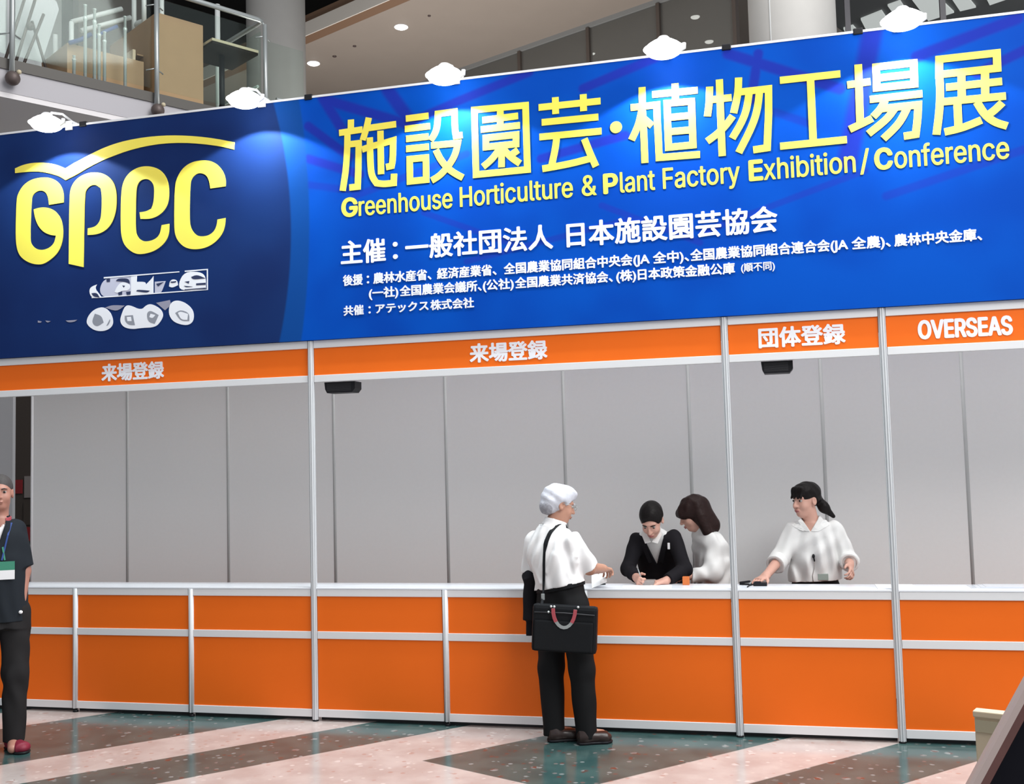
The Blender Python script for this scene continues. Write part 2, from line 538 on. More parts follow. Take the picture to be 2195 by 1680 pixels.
def text_mesh(body, bold, cjk=False):
    c = bpy.data.curves.new('tmp_text', 'FONT')
    c.body = body
    c.size = 1.0
    c.resolution_u = 3
    c.dimensions = '2D'
    c.fill_mode = 'NONE'
    if FONT is not None and not cjk: c.font = FONT
    o = bpy.data.objects.new('tmp_text', c)
    COL.objects.link(o)
    dg = bpy.context.evaluated_depsgraph_get()
    dg.update()
    raw = bpy.data.meshes.new_from_object(o.evaluated_get(dg))
    bpy.data.objects.remove(o)
    bpy.data.curves.remove(c)
    # outlines -> closed loops; fill every outline with the holes that lie in it
    nb = {}
    for e in raw.edges:
        i, j = e.vertices
        nb.setdefault(i, []).append(j)
        nb.setdefault(j, []).append(i)
    co = [v.co.copy() for v in raw.vertices]
    bpy.data.meshes.remove(raw)
    seen, loops = set(), []
    for s0 in sorted(nb):
        if s0 in seen: continue
        L, prev, cur = [s0], None, s0
        seen.add(s0)
        nxt = min(nb[s0])
        while nxt not in seen:
            seen.add(nxt)
            L.append(nxt)
            w = [q for q in nb[nxt] if q not in seen]
            if not w: break
            nxt = w[0]
        P = []
        for i in L:
            q = Vector((co[i].x, co[i].y, 0))
            if not P or (q - P[-1]).length > 1e-5: P.append(q)
        if len(P) > 2: loops.append(P)
    # triangulate all outlines together, keep the triangles whose winding number is not zero
    pts = [q.to_2d() for P in loops for q in P]
    eds, st = [], 0
    for P in loops:
        n = len(P)
        eds += [(st + k, st + (k + 1) % n) for k in range(n)]
        st += n
    vo, eo, fo, *_ = delaunay_2d_cdt(pts, eds, [], 0, 1e-6)
    V = np.array([(q.x, q.y) for q in vo])
    T = np.array([f[:3] for f in fo if len(f) == 3])
    C = V[T].mean(1)
    A0 = np.array([pts[i][:] for i, j in eds])
    B0 = np.array([pts[j][:] for i, j in eds])
    wind = np.zeros(len(C), int)
    for c0 in range(0, len(C), 400):
        c = C[c0:c0 + 400]
        y = c[:, 1][:, None]
        up = (A0[:, 1] <= y) & (B0[:, 1] > y)
        dn = (A0[:, 1] > y) & (B0[:, 1] <= y)
        cr = (B0[:, 0] - A0[:, 0]) * (y - A0[:, 1]) - (c[:, 0][:, None] - A0[:, 0]) * (B0[:, 1] - A0[:, 1])
        wind[c0:c0 + 400] = (up & (cr > 0)).sum(1) - (dn & (cr < 0)).sum(1)
    T = T[wind != 0]
    tb = bmesh.new()
    F = [tb.verts.new((q[0], q[1], .05)) for q in V]
    B = [tb.verts.new((q[0], q[1], -.05)) for q in V]
    cnt = {}
    for t3 in T.tolist():
        p0, p1, p2 = V[t3[0]], V[t3[1]], V[t3[2]]
        if (p1[0] - p0[0]) * (p2[1] - p0[1]) - (p1[1] - p0[1]) * (p2[0] - p0[0]) < 0: t3 = t3[::-1]
        tb.faces.new([F[k] for k in t3])
        for k in range(3):
            e = (t3[k], t3[(k + 1) % 3])
            if (e[1], e[0]) in cnt: del cnt[(e[1], e[0])]
            else: cnt[e] = 1
    for u, v in cnt:
        tb.faces.new((F[v], F[u], B[u], B[v]))
    for q in [q for q in tb.verts if not q.link_faces]: tb.verts.remove(q)
    me = bpy.data.meshes.new('tmp_text')
    tb.to_mesh(me)
    tb.free()
    return me


def extent(me):
    a = np.empty(len(me.vertices) * 3, np.float32)
    me.vertices.foreach_get('co', a)
    a = a.reshape(-1, 3)
    return a.min(0), a.max(0), a


_ref = {}


def ref(ch, bold):
    if (ch, bold) not in _ref:
        me = text_mesh(ch, bold, ch == '国')
        _ref[(ch, bold)] = extent(me)[:2]
        bpy.data.meshes.remove(me)
    return _ref[(ch, bold)]


def add_text(bm, body, x0, x1, z0, z1, y, bold, cjk, thick, natural=False):
    """lay a word on the plane y, inked between x0..x1, its em between z0 and z1"""
    me = text_mesh(body, bold, cjk)
    lo, hi, a = extent(me)
    rl, rh = ref('国' if cjk else 'H', bold)
    bz = bold * .8
    sv = (z1 - z0) / (rh[1] - rl[1] + 2 * bz)
    bw = bold * sv
    if natural:
        sh = sv
        off = (x0 + x1) / 2 - (lo[0] + hi[0]) / 2 * sh
    else:
        sh = (x1 - x0 - 2 * bw) / (hi[0] - lo[0])
        off = x0 + bw - lo[0] * sh
    offs = [(0, 0)]
    if bold > 0:
        offs += [(bold * dx, bold * dy) for dx, dy in ((1, 0), (-1, 0), (0, .8), (0, -.8), (.7, .6), (-.7, .6), (.7, -.6), (-.7, -.6))]
    for k, (ox, oy) in enumerate(offs):
        tmp = me.copy()
        n = len(tmp.vertices)
        a = np.empty(n * 3, np.float32)
        tmp.vertices.foreach_get('co', a)
        a = a.reshape(-1, 3)
        out = np.empty_like(a)
        th = thick - k * .00004
        out[:, 0] = off + a[:, 0] * sh + ox * sv
        out[:, 1] = y - th * (a[:, 2] / .1 + .5)
        out[:, 2] = z0 + (a[:, 1] - rl[1] + bz + oy) * sv
        tmp.vertices.foreach_set('co', out.ravel())
        tmp.update()
        bm.from_mesh(tmp)
        bpy.data.meshes.remove(tmp)
    bpy.data.meshes.remove(me)


def smooth_line(pts, closed, it=2, lim=42):
    """round a polyline but keep its sharp corners"""
    P = [Vector((p[0], p[1])) for p in pts]
    for _ in range(it):
        n = len(P)
        Q = []
        for i in range(n):
            if not closed and i in (0, n - 1):
                Q.append(P[i]); continue
            a, b, c = P[(i - 1) % n], P[i], P[(i + 1) % n]
            d1, d2 = (b - a), (c - b)
            if d1.length < 1e-6 or d2.length < 1e-6: continue
            ang = math.degrees(abs(d1.angle(d2)))
            if ang > lim or ang < 3: Q.append(b)
            else: Q += [a.lerp(b, .75), b.lerp(c, .25)]
        P = Q
    return P


def ribbon(m, pts, closed, w, y, thick):
    P = smooth_line(pts, closed)
    if not closed and (P[0] - P[-1]).length < 1e-4:
        closed = True
        P = P[:-1]
    n = len(P)
    L, R = [], []
    for i in range(n):
        a = P[i - 1] if (i > 0 or closed) else None
        c = P[(i + 1) % n] if (i < n - 1 or closed) else None
        b = P[i]
        ds = []
        if a is not None: ds.append((b - a).normalized())
        if c is not None: ds.append((c - b).normalized())
        nn = [Vector((-d.y, d.x)) for d in ds]
        if len(nn) == 2:
            q = (nn[0] + nn[1])
            if q.length < 1e-4: q = nn[0].copy()
            q.normalize()
            k = min(1 / max(q.dot(nn[0]), .35), 1.9)
        else:
            q, k = nn[0], 1.0
        L.append(b + q * w / 2 * k)
        R.append(b - q * w / 2 * k)
    bm = m.bm
    F = [[bm.verts.new((p.x, y - thick, p.y)) for p in S] for S in (L, R)]
    B = [[bm.verts.new((p.x, y, p.y)) for p in S] for S in (L, R)]
    rng = range(n if closed else n - 1)
    for i in rng:
        j = (i + 1) % n
        bm.faces.new((F[0][i], F[1][i], F[1][j], F[0][j]))
        bm.faces.new((F[0][i], F[0][j], B[0][j], B[0][i]))
        bm.faces.new((F[1][j], F[1][i], B[1][i], B[1][j]))
    if not closed:
        for i in (0, n - 1):
            bm.faces.new((F[0][i], B[0][i], B[1][i], F[1][i]))


TITLE_STROKES = [
    [(0, [(0.356,4.334),(0.354,4.251)]), (0, [(0.262,4.244),(0.445,4.251)]), (0, [(0.328,4.249),(0.324,4.13),(0.314,3.989),(0.283,3.812)]), (0, [(0.329,4.151),(0.414,4.152),(0.408,3.966),(0.401,3.832),(0.336,3.831)]), (0, [(0.496,4.333),(0.475,4.252),(0.446,4.172)]), (0, [(0.485,4.256),(0.705,4.263)]), (0, [(0.44,4.102),(0.508,4.119),(0.597,4.131),(0.681,4.146),(0.675,4.001),(0.665,3.96),(0.623,3.955)]), (0, [(0.584,4.227),(0.583,3.907)]), (0, [(0.501,4.186),(0.502,3.971),(0.513,3.895),(0.547,3.845),(0.606,3.832),(0.679,3.834),(0.683,3.901)])],
    [(0, [(0.781,4.295),(0.953,4.298)]), (0, [(0.772,4.22),(0.963,4.221)]), (0, [(0.78,4.146),(0.95,4.147)]), (0, [(0.779,4.073),(0.951,4.073)]), (1, [(0.804,3.996),(0.927,3.995),(0.926,3.835),(0.803,3.834)]), (0, [(0.965,4.117),(1.001,4.165),(1.019,4.223),(1.024,4.304),(1.148,4.306),(1.149,4.182),(1.156,4.129),(1.205,4.131)]), (0, [(0.968,4.079),(1.168,4.076),(1.149,3.997),(1.1,3.923),(1.032,3.856),(0.967,3.825)]), (0, [(1.003,4.044),(1.035,3.971),(1.09,3.901),(1.142,3.859),(1.2,3.824)])],
    [(1, [(1.296,4.303),(1.669,4.295),(1.67,3.838),(1.297,3.837)]), (0, [(1.486,4.299),(1.482,4.155)]), (0, [(1.353,4.222),(1.613,4.226)]), (0, [(1.34,4.156),(1.625,4.157)]), (1, [(1.375,4.092),(1.595,4.093),(1.593,4.027),(1.375,4.027)]), (0, [(1.475,4.006),(1.419,3.937),(1.35,3.888)]), (0, [(1.489,4.016),(1.484,3.872)]), (0, [(1.497,4.004),(1.554,3.935),(1.618,3.886)]), (0, [(1.607,3.983),(1.56,3.955)])],
    [(0, [(1.762,4.269),(2.199,4.267)]), (0, [(1.883,4.329),(1.882,4.21)]), (0, [(2.08,4.328),(2.079,4.209)]), (0, [(1.781,4.161),(2.18,4.157)]), (0, [(1.762,4.059),(2.199,4.056)]), (0, [(1.885,4.049),(1.875,3.977),(1.843,3.849)]), (0, [(1.777,3.833),(1.871,3.84),(1.987,3.851),(2.113,3.872)]), (0, [(2.078,4.014),(2.114,3.911),(2.153,3.813)])],
    [(0, [(2.487,4.331),(2.484,4.181),(2.488,4.0),(2.489,3.805)]), (0, [(2.405,4.197),(2.583,4.197),(2.582,4.09),(2.585,3.965),(2.586,3.833),(2.859,3.828)]), (0, [(2.482,4.181),(2.456,4.073),(2.403,3.973)]), (0, [(2.494,4.109),(2.547,4.056)]), (0, [(2.554,4.271),(2.86,4.267)]), (0, [(2.71,4.331),(2.71,4.206)]), (1, [(2.652,4.2),(2.816,4.195),(2.815,3.897),(2.651,3.897)]), (0, [(2.653,4.101),(2.817,4.099)]), (0, [(2.652,4.003),(2.816,4.001)])],
    [(0, [(2.939,4.282),(2.933,4.176),(2.917,4.081)]), (0, [(2.941,4.192),(3.08,4.192)]), (0, [(3.005,4.324),(3.004,4.094),(3.004,3.802)]), (0, [(2.909,3.912),(2.97,3.95),(3.028,3.998),(3.083,4.066)]), (0, [(3.131,4.322),(3.124,4.214),(3.089,4.085)]), (0, [(3.125,4.223),(3.321,4.224),(3.315,4.06),(3.296,3.829),(3.206,3.824)]), (0, [(3.197,4.22),(3.174,4.095),(3.133,4.006),(3.073,3.915)]), (0, [(3.263,4.217),(3.244,4.088),(3.202,3.975),(3.112,3.815)])],
    [(0, [(3.396,4.272),(3.778,4.271)]), (0, [(3.59,4.271),(3.589,3.843)]), (0, [(3.379,3.831),(3.799,3.833)])],
    [(0, [(3.891,4.32),(3.885,3.926)]), (0, [(3.817,4.192),(3.961,4.198)]), (0, [(3.819,3.898),(3.888,3.925),(3.961,3.956)]), (1, [(4.0,4.29),(4.228,4.289),(4.226,4.151),(3.997,4.152)]), (0, [(4.0,4.216),(4.227,4.217)]), (0, [(3.951,4.081),(4.271,4.083)]), (0, [(4.044,4.065),(4.014,4.01),(3.967,3.966)]), (0, [(4.021,4.013),(4.242,4.014),(4.234,3.921),(4.218,3.824),(4.146,3.819)]), (0, [(4.102,4.008),(4.051,3.941),(3.933,3.857)]), (0, [(4.179,4.007),(4.124,3.904),(4.022,3.815)])],
    [(0, [(4.719,4.196),(4.377,4.195),(4.382,4.294),(4.721,4.294),(4.719,4.196)]), (0, [(4.378,4.222),(4.377,4.064),(4.364,3.943),(4.341,3.809)]), (0, [(4.413,4.108),(4.742,4.109)]), (0, [(4.508,4.185),(4.502,4.007)]), (0, [(4.647,4.186),(4.639,4.009)]), (0, [(4.381,4.017),(4.759,4.013)]), (0, [(4.475,3.999),(4.473,3.831)]), (0, [(4.39,3.821),(4.496,3.836),(4.61,3.875)]), (0, [(4.589,3.993),(4.63,3.907),(4.685,3.852),(4.757,3.821)]), (0, [(4.737,3.973),(4.689,3.929),(4.645,3.9)])],
]
TITLE_DOT = ((2.3, 4.072), 0.041)
LOGO = [
    [(-2.521,4.245),(-2.446,4.267),(-2.358,4.275),(-2.262,4.267),(-2.167,4.248),(-2.106,4.224),(-2.057,4.201),(-1.986,4.232),(-1.884,4.271),(-1.757,4.318),(-1.63,4.351),(-1.505,4.369),(-1.35,4.378),(-1.186,4.374),(-1.056,4.362),(-0.903,4.339),(-0.743,4.305),(-0.585,4.26),(-0.59,4.206),(-0.704,4.242),(-0.863,4.277),(-1.024,4.302),(-1.186,4.313),(-1.35,4.307),(-1.505,4.286),(-1.63,4.257),(-1.714,4.236),(-1.841,4.192),(-1.952,4.142),(-2.054,4.106),(-2.114,4.146),(-2.227,4.183),(-2.314,4.202),(-2.402,4.207),(-2.52,4.207)],
    [(-2.072,3.931),(-2.204,3.923),(-2.213,3.988),(-2.235,4.028),(-2.278,4.047),(-2.322,4.04),(-2.357,4.012),(-2.367,3.979),(-2.379,3.662),(-2.363,3.615),(-2.319,3.578),(-2.259,3.566),(-2.198,3.58),(-2.155,3.615),(-2.14,3.673),(-2.19,3.681),(-2.251,3.708),(-2.303,3.762),(-2.334,3.832),(-2.345,3.898),(-2.286,3.91),(-2.208,3.901),(-2.148,3.87),(-2.1,3.813),(-2.08,3.751),(-2.074,3.676),(-2.087,3.602),(-2.121,3.537),(-2.181,3.489),(-2.249,3.456),(-2.301,3.454),(-2.371,3.469),(-2.441,3.508),(-2.485,3.557),(-2.507,3.634),(-2.511,3.748),(-2.505,3.976),(-2.493,4.036),(-2.445,4.1),(-2.375,4.14),(-2.279,4.15),(-2.192,4.139),(-2.123,4.101),(-2.084,4.045),(-2.071,3.991)],
    [(-2.024,3.44),(-2.019,3.971),(-2.003,4.053),(-1.951,4.112),(-1.866,4.145),(-1.782,4.146),(-1.698,4.122),(-1.63,4.063),(-1.601,3.986),(-1.597,3.897),(-1.605,3.816),(-1.639,3.73),(-1.697,3.675),(-1.773,3.652),(-1.855,3.655),(-1.853,3.707),(-1.79,3.713),(-1.752,3.743),(-1.731,3.797),(-1.727,3.96),(-1.739,4.014),(-1.782,4.046),(-1.824,4.045),(-1.862,4.021),(-1.881,3.981),(-1.887,3.661),(-1.892,3.405)],
    [(-1.388,3.743),(-1.396,3.795),(-1.339,3.797),(-1.294,3.815),(-1.273,3.861),(-1.267,3.964),(-1.277,4.009),(-1.31,4.043),(-1.351,4.052),(-1.392,4.041),(-1.418,4.007),(-1.427,3.948),(-1.434,3.662),(-1.413,3.601),(-1.368,3.568),(-1.319,3.563),(-1.262,3.575),(-1.221,3.608),(-1.205,3.68),(-1.14,3.685),(-1.142,3.616),(-1.164,3.56),(-1.213,3.513),(-1.287,3.478),(-1.393,3.466),(-1.459,3.487),(-1.525,3.544),(-1.554,3.612),(-1.562,3.709),(-1.558,3.968),(-1.533,4.062),(-1.474,4.123),(-1.392,4.152),(-1.301,4.147),(-1.219,4.114),(-1.163,4.05),(-1.14,3.967),(-1.143,3.865),(-1.172,3.801),(-1.229,3.755),(-1.302,3.735)],
    [(-0.663,3.931),(-0.79,3.926),(-0.801,3.994),(-0.825,4.033),(-0.864,4.052),(-0.904,4.051),(-0.945,4.022),(-0.961,3.98),(-0.969,3.697),(-0.955,3.63),(-0.915,3.58),(-0.868,3.564),(-0.804,3.568),(-0.756,3.6),(-0.736,3.649),(-0.732,3.684),(-0.665,3.69),(-0.669,3.636),(-0.69,3.573),(-0.749,3.513),(-0.828,3.476),(-0.924,3.469),(-1.004,3.489),(-1.06,3.537),(-1.092,3.598),(-1.098,3.686),(-1.092,3.962),(-1.073,4.034),(-1.025,4.103),(-0.952,4.143),(-0.864,4.151),(-0.784,4.138),(-0.721,4.099),(-0.674,4.033),(-0.66,3.974)],
]
PRINTS = [
    ('w', [(-1.713,3.315),(-1.058,3.314),(-1.058,3.307),(-1.713,3.304)]),
    ('w', [(-1.012,3.316),(-0.817,3.316),(-0.818,3.156),(-0.827,3.157),(-0.826,3.308),(-1.012,3.306)]),
    ('w', [(-1.821,3.164),(-0.824,3.163),(-0.818,3.156),(-1.818,3.154)]),
    ('l', [(-1.713,3.3),(-1.611,3.301),(-1.474,3.3),(-1.474,3.158),(-1.587,3.157),(-1.719,3.157),(-1.755,3.218)]),
    ('w', [(-1.474,3.302),(-1.421,3.304),(-1.424,3.259),(-1.35,3.254),(-1.344,3.233),(-1.297,3.272),(-1.279,3.294),(-1.28,3.161),(-1.474,3.158)]),
    ('l', [(-1.268,3.249),(-1.174,3.248),(-1.198,3.192),(-1.216,3.159),(-1.268,3.16)]),
    ('w', [(-1.14,3.245),(-1.11,3.259),(-1.076,3.246),(-1.07,3.209),(-1.117,3.192),(-1.146,3.204)]),
    ('w', [(-1.012,3.307),(-0.886,3.3),(-0.834,3.261),(-0.835,3.168),(-1.047,3.161),(-1.067,3.225)]),
    ('w', [(-1.843,3.203),(-1.833,3.245),(-1.773,3.262),(-1.791,3.231),(-1.743,3.175),(-1.731,3.156),(-1.815,3.156)]),
    ('w', [(-1.599,3.229),(-1.563,3.264),(-1.515,3.26),(-1.48,3.232),(-1.492,3.196),(-1.551,3.199),(-1.587,3.181),(-1.617,3.193)]),
    ('d', [(-1.689,3.301),(-1.656,3.299),(-1.659,3.275),(-1.686,3.275)]),
    ('d', [(-1.587,3.186),(-1.551,3.194),(-1.551,3.168),(-1.581,3.164)]),
    ('d', [(-1.516,3.187),(-1.477,3.189),(-1.48,3.163),(-1.51,3.162)]),
    ('d', [(-1.587,3.297),(-1.492,3.291),(-1.483,3.248),(-1.527,3.266),(-1.605,3.277)]),
    ('d', [(-1.551,3.239),(-1.524,3.235),(-1.536,3.22)]),
    ('d', [(-1.421,3.199),(-1.309,3.183),(-1.333,3.167),(-1.427,3.186)]),
    ('d', [(-1.256,3.232),(-1.192,3.241),(-1.239,3.21)]),
    ('d', [(-0.957,3.264),(-0.909,3.279),(-0.835,3.245),(-0.943,3.242)]),
    ('d', [(-1.012,3.231),(-0.972,3.234),(-0.978,3.214)]),
    ('d', [(-1.018,3.201),(-0.944,3.19),(-1.001,3.187)]),
    ('d', [(-0.915,3.212),(-0.835,3.212),(-0.835,3.196),(-0.915,3.198)]),
    ('d', [(-1.013,3.173),(-0.835,3.175),(-0.835,3.169),(-1.013,3.167)]),
    ('d', [(-1.821,3.196),(-1.773,3.198),(-1.749,3.159),(-1.803,3.168)]),
    ('d', [(-1.134,3.24),(-1.082,3.241),(-1.087,3.23),(-1.128,3.229)]),
    ('w', [(-1.869,2.981),(-1.839,3.038),(-1.779,3.077),(-1.707,3.083),(-1.647,3.031),(-1.626,2.962),(-1.647,2.916),(-1.713,2.893),(-1.791,2.903),(-1.851,2.943)]),
    ('g', [(-1.821,2.968),(-1.791,3.035),(-1.731,3.015),(-1.713,2.962),(-1.773,2.928)]),
    ('g', [(-1.659,2.985),(-1.653,2.974),(-1.671,2.938),(-1.689,2.934)]),
    ('w', [(-1.572,2.964),(-1.557,3.016),(-1.528,3.077),(-1.486,3.085),(-1.386,3.037),(-1.339,3.076),(-1.292,3.08),(-1.216,3.037),(-1.193,2.988),(-1.216,2.943),(-1.263,2.899),(-1.386,2.901),(-1.463,2.895),(-1.54,2.915)]),
    ('g', [(-1.528,3.003),(-1.457,3.004),(-1.439,2.925),(-1.492,2.928),(-1.528,2.961)]),
    ('w', [(-1.51,2.992),(-1.474,2.992),(-1.468,2.958),(-1.504,2.96)]),
    ('g', [(-1.339,3.013),(-1.304,3.032),(-1.234,2.991),(-1.269,2.925),(-1.327,2.944)]),
    ('w', [(-1.304,3.005),(-1.263,2.993),(-1.286,2.968),(-1.315,2.98)]),
    ('w', [(-1.152,2.996),(-1.14,3.074),(-1.082,3.098),(-1.002,3.07),(-0.939,3.009),(-0.936,2.937),(-0.968,2.903),(-1.026,2.901),(-1.112,2.932)]),
    ('g', [(-1.094,2.998),(-1.048,3.021),(-0.973,2.991),(-0.974,2.929),(-1.048,2.933)]),
    ('w', [(-1.071,2.997),(-1.048,3.008),(-0.985,2.984),(-0.991,2.94),(-1.043,2.943)]),
    ('m', [(-1.701,3.077),(-1.599,3.039),(-1.528,3.082),(-1.641,3.094)]),
    ('m', [(-1.257,3.086),(-1.14,3.1),(-1.129,3.062),(-1.181,3.024)]),
    ('m', [(-2.305,3.012),(-2.268,3.002),(-2.28,2.992),(-2.305,2.996)]),
    ('m', [(-2.237,3.008),(-2.187,3.0),(-2.218,2.988)]),
    ('m', [(-2.052,2.997),(-1.948,2.997),(-1.973,2.982),(-2.028,2.98)]),
]
TEXT_EN = [("G", 0.27, 0.398, 1), ("reenhouse", 0.405, 1.118, 0), ("Horticulture", 1.173, 1.987, 0), ("&", 2.049, 2.153, 0), ("P", 2.198, 2.301, 1), ("lant", 2.314, 2.552, 0), ("Factory", 2.605, 3.114, 0), ("E", 3.171, 3.264, 1), ("xhibition", 3.267, 3.845, 0), ("/", 3.871, 3.931, 0), ("C", 3.96, 4.073, 1), ("onference", 4.082, 4.76, 0)]
TEXT_JP1 = [("主催", 0.26, 0.608, 1), ("：", 0.619, 0.743, 1), ("一般社団法人", 0.757, 1.838, 1), ("日本施設園芸協会", 1.932, 3.343, 1)]
TEXT_JP2 = [("後援", 0.274, 0.428, 1), ("：", 0.432, 0.504, 1), ("農林水産省、", 0.508, 0.95, 1), ("経済産業省、", 0.991, 1.429, 1), ("全国農業協同組合中央会", 1.481, 2.382, 1), ("(JA 全中)、", 2.387, 2.761, 1), ("全国農業協同組合連合会", 2.769, 3.663, 1), ("(JA 全農)、", 3.666, 4.035, 1), ("農林中央金庫、", 4.055, 4.576, 1)]
TEXT_JP3 = [("(一社)", 0.473, 0.698, 1), ("全国農業会議所、", 0.709, 1.318, 1), ("(公社)", 1.326, 1.55, 1), ("全国農業共済協会、", 1.559, 2.244, 1), ("(株)", 2.267, 2.403, 1), ("日本政策金融公庫", 2.414, 3.057, 1), ("(順不同)", 3.096, 3.313, 0)]
TEXT_JP4 = [("共催", 0.275, 0.431, 1), ("：", 0.439, 0.514, 1), ("アテックス", 0.522, 0.924, 1), ("株式会社", 0.937, 1.259, 1)]
TEXT_BAND = [("来場登録", -1.754, -1.211, 2), ("来場登録", 1.209, 1.769, 2), ("団体登録", 3.188, 3.735, 2), ("OVERSEAS", 4.173, 4.728, 2)]

# ================================================================== BLUE SIGN
def banner_material():
    m = bpy.data.materials.new('blue_printed_banner')
    m.use_nodes = True
    nt = m.node_tree
    n = NT(nt)
    b = nt.nodes['Principled BSDF']
    geo = nt.nodes.new('ShaderNodeNewGeometry')
    sp = nt.nodes.new('ShaderNodeSeparateXYZ')
    nt.links.new(geo.outputs['Position'], sp.inputs[0])
    X, Z = sp.outputs['X'], sp.outputs['Z']
    za = n.m('SUBTRACT', Z, 3.58)
    ca = n.m('ADD', X, n.m('ADD', n.m('MULTIPLY', n.m('MULTIPLY', za, za), .145), .133))
    zb = n.m('SUBTRACT', Z, 3.65)
    cb = n.m('ADD', X, n.m('SUBTRACT', n.m('MULTIPLY', n.m('MULTIPLY', zb, zb), .09), .014))
    # printed greenhouse trusses: soft violet bars
    TR = [((.128, 4.53), (.29, 4.26), .035), ((.165, 4.50), (.779, 4.26), .035), ((.641, 4.53), (.815, 4.27), .045),
          ((.779, 4.26), (1.204, 4.39), .03), ((1.204, 4.39), (1.70, 4.53), .03), ((2.08, 4.37), (2.6, 4.53), .03),
          ((3.067, 4.495), (3.77, 4.175), .035), ((3.264, 4.471), (3.208, 4.16), .03), ((3.987, 4.53), (3.80, 3.70), .06),
          ((4.25, 4.33), (4.85, 4.50), .035), ((4.6, 4.18), (5.0, 4.34), .03), ((.013, 4.324), (.34, 4.06), .03),
          ((.01, 4.078), (.42, 3.92), .03), ((.02, 3.88), (.40, 3.80), .025), ((.374, 3.767), (1.229, 3.993), .025),
          ((1.769, 3.907), (2.36, 4.011), .03), ((1.211, 3.225), (2.373, 3.43), .02), ((3.352, 4.065), (3.6, 3.95), .025),
          ((4.023, 3.443), (4.85, 3.665), .025), ((2.184, 3.541), (2.835, 3.233), .02), ((.9, 3.6), (1.6, 3.3), .02),
          ((2.85, 3.3), (3.9, 3.62), .02)]
    acc = None
    for a, c, w in TR:
        bx, bz = c[0] - a[0], c[1] - a[1]
        L2 = bx * bx + bz * bz
        px, pz = n.m('SUBTRACT', X, a[0]), n.m('SUBTRACT', Z, a[1])
        h = n.m('ADD', n.m('MULTIPLY', px, bx / L2), n.m('MULTIPLY', pz, bz / L2), clamp=True)
        dx = n.m('MULTIPLY_ADD', h, -bx, px)
        dz = n.m('MULTIPLY_ADD', h, -bz, pz)
        d = n.m('SQRT', n.m('ADD', n.m('MULTIPLY', dx, dx), n.m('MULTIPLY', dz, dz)))
        v = n.m('MULTIPLY', n.m('SUBTRACT', 1.0, n.step(d, w * .6, w * 1.5)), 1.0 if w >= .03 else .55)
        acc = v if acc is None else n.m('MAXIMUM', acc, v)
    nz = nt.nodes.new('ShaderNodeTexNoise')
    nz.inputs['Scale'].default_value = 1.3
    nt.links.new(geo.outputs['Position'], nz.inputs['Vector'])
    bright = n.mix(n.step(nz.outputs['Fac'], .35, .65), (.002, .055, .385, 1), (.002, .075, .46, 1))
    bright = n.mix(n.m('MULTIPLY', acc, .8), bright, (.016, .022, .32, 1))
    mid = (.006, .062, .28, 1)
    navy = n.mix(n.step(nz.outputs['Fac'], .35, .65), (.009, .024, .108, 1), (.010, .031, .132, 1))
    c = n.mix(n.step(ca, -.012, .012), navy, mid)
    c = n.mix(n.step(cb, -.012, .012), c, bright)
    nt.links.new(c, b.inputs['Base Color'])
    b.inputs['Roughness'].default_value = .55
    b.inputs['Specular IOR Level'].default_value = .04
    return m


SX0, SX1, SZ0, SZ1 = -4.1, 6.2, 2.7315, 4.531
sign = thing('exhibition_sign', (1.0, 0.0, SZ0), 'big blue and navy exhibition sign with yellow title above the orange counter', 'sign')
MB().box((SX0, -.030, SZ0), (SX1, .030, SZ1)).build('banner_board', banner_material(), sign)
MB().box((SX0, -.034, SZ1), (SX1, .034, SZ1 + .016)).build('top_edge_trim', MAT['alu_white'], sign)

# title in rounded strokes
m = MB()
for ch in TITLE_STROKES:
    for k, (closed, pts) in enumerate(ch):
        ribbon(m, pts, bool(closed), .0475, -.0305, .0055 + .00005 * k)
cx, cz = TITLE_DOT[0]
r = TITLE_DOT[1]
m.prism([(cx + r * math.cos(a * math.pi / 16), cz + r * math.sin(a * math.pi / 16)) for a in range(32)], 1, -.0365, -.0305)
tag(m.build('title_lettering', MAT['yellow'], sign), 'yellow rounded Japanese title lettering')

names = ('swoosh', 'letter_g', 'letter_p', 'letter_e', 'letter_c')
logo = bpy.data.objects.new('logo', None)
COL.objects.link(logo)
logo.parent = sign
logo.location = Vector((-1.6, -.0305, 3.9)) - base_of(sign)
tag(logo, 'yellow GPEC logo with roof line swoosh')
for nm, poly in zip(names, LOGO):
    P = smooth_line(poly, True, 2, 40)
    MB().prism([(p.x, p.y) for p in P], 1, -.036, -.0305).build(nm, MAT['yellow'], logo)

# printed picture strip and emblems under the logo
PK = {'w': 0, 'l': 1, 'd': 2, 'g': 3, 'm': 4}
PM = [MAT[k] for k in ('white_print', 'lavender', 'darkprint', 'greyprint', 'midprint')]
lay = {'m': .0004, 'w': .0012, 'l': .0008, 'd': .0022, 'g': .0016}
for nm, i0, i1, lab in (('picture_strip', 0, 24, 'pale printed strip of pictures'), ('emblem', 24, 27, None), ('emblem', 27, 32, None), ('emblem', 32, 35, None),
                        ('ribbon_print', 35, 36, None), ('ribbon_print', 36, 37, None), ('small_print', 37, 40, None)):
    m = MB()
    for i in range(i0, i1):
        k, poly = PRINTS[i]
        P = smooth_line(poly, True, 2, 75)
        up = .0010 if (k == 'w' and nm == 'emblem' and i > i0) or i == 9 else 0
        m.prism([(q.x, q.y) for q in P], 1, -.0305 - lay[k] - up - i * .00003, -.0302, PK[k])
    tag(m.build(nm, PM, sign), lab)

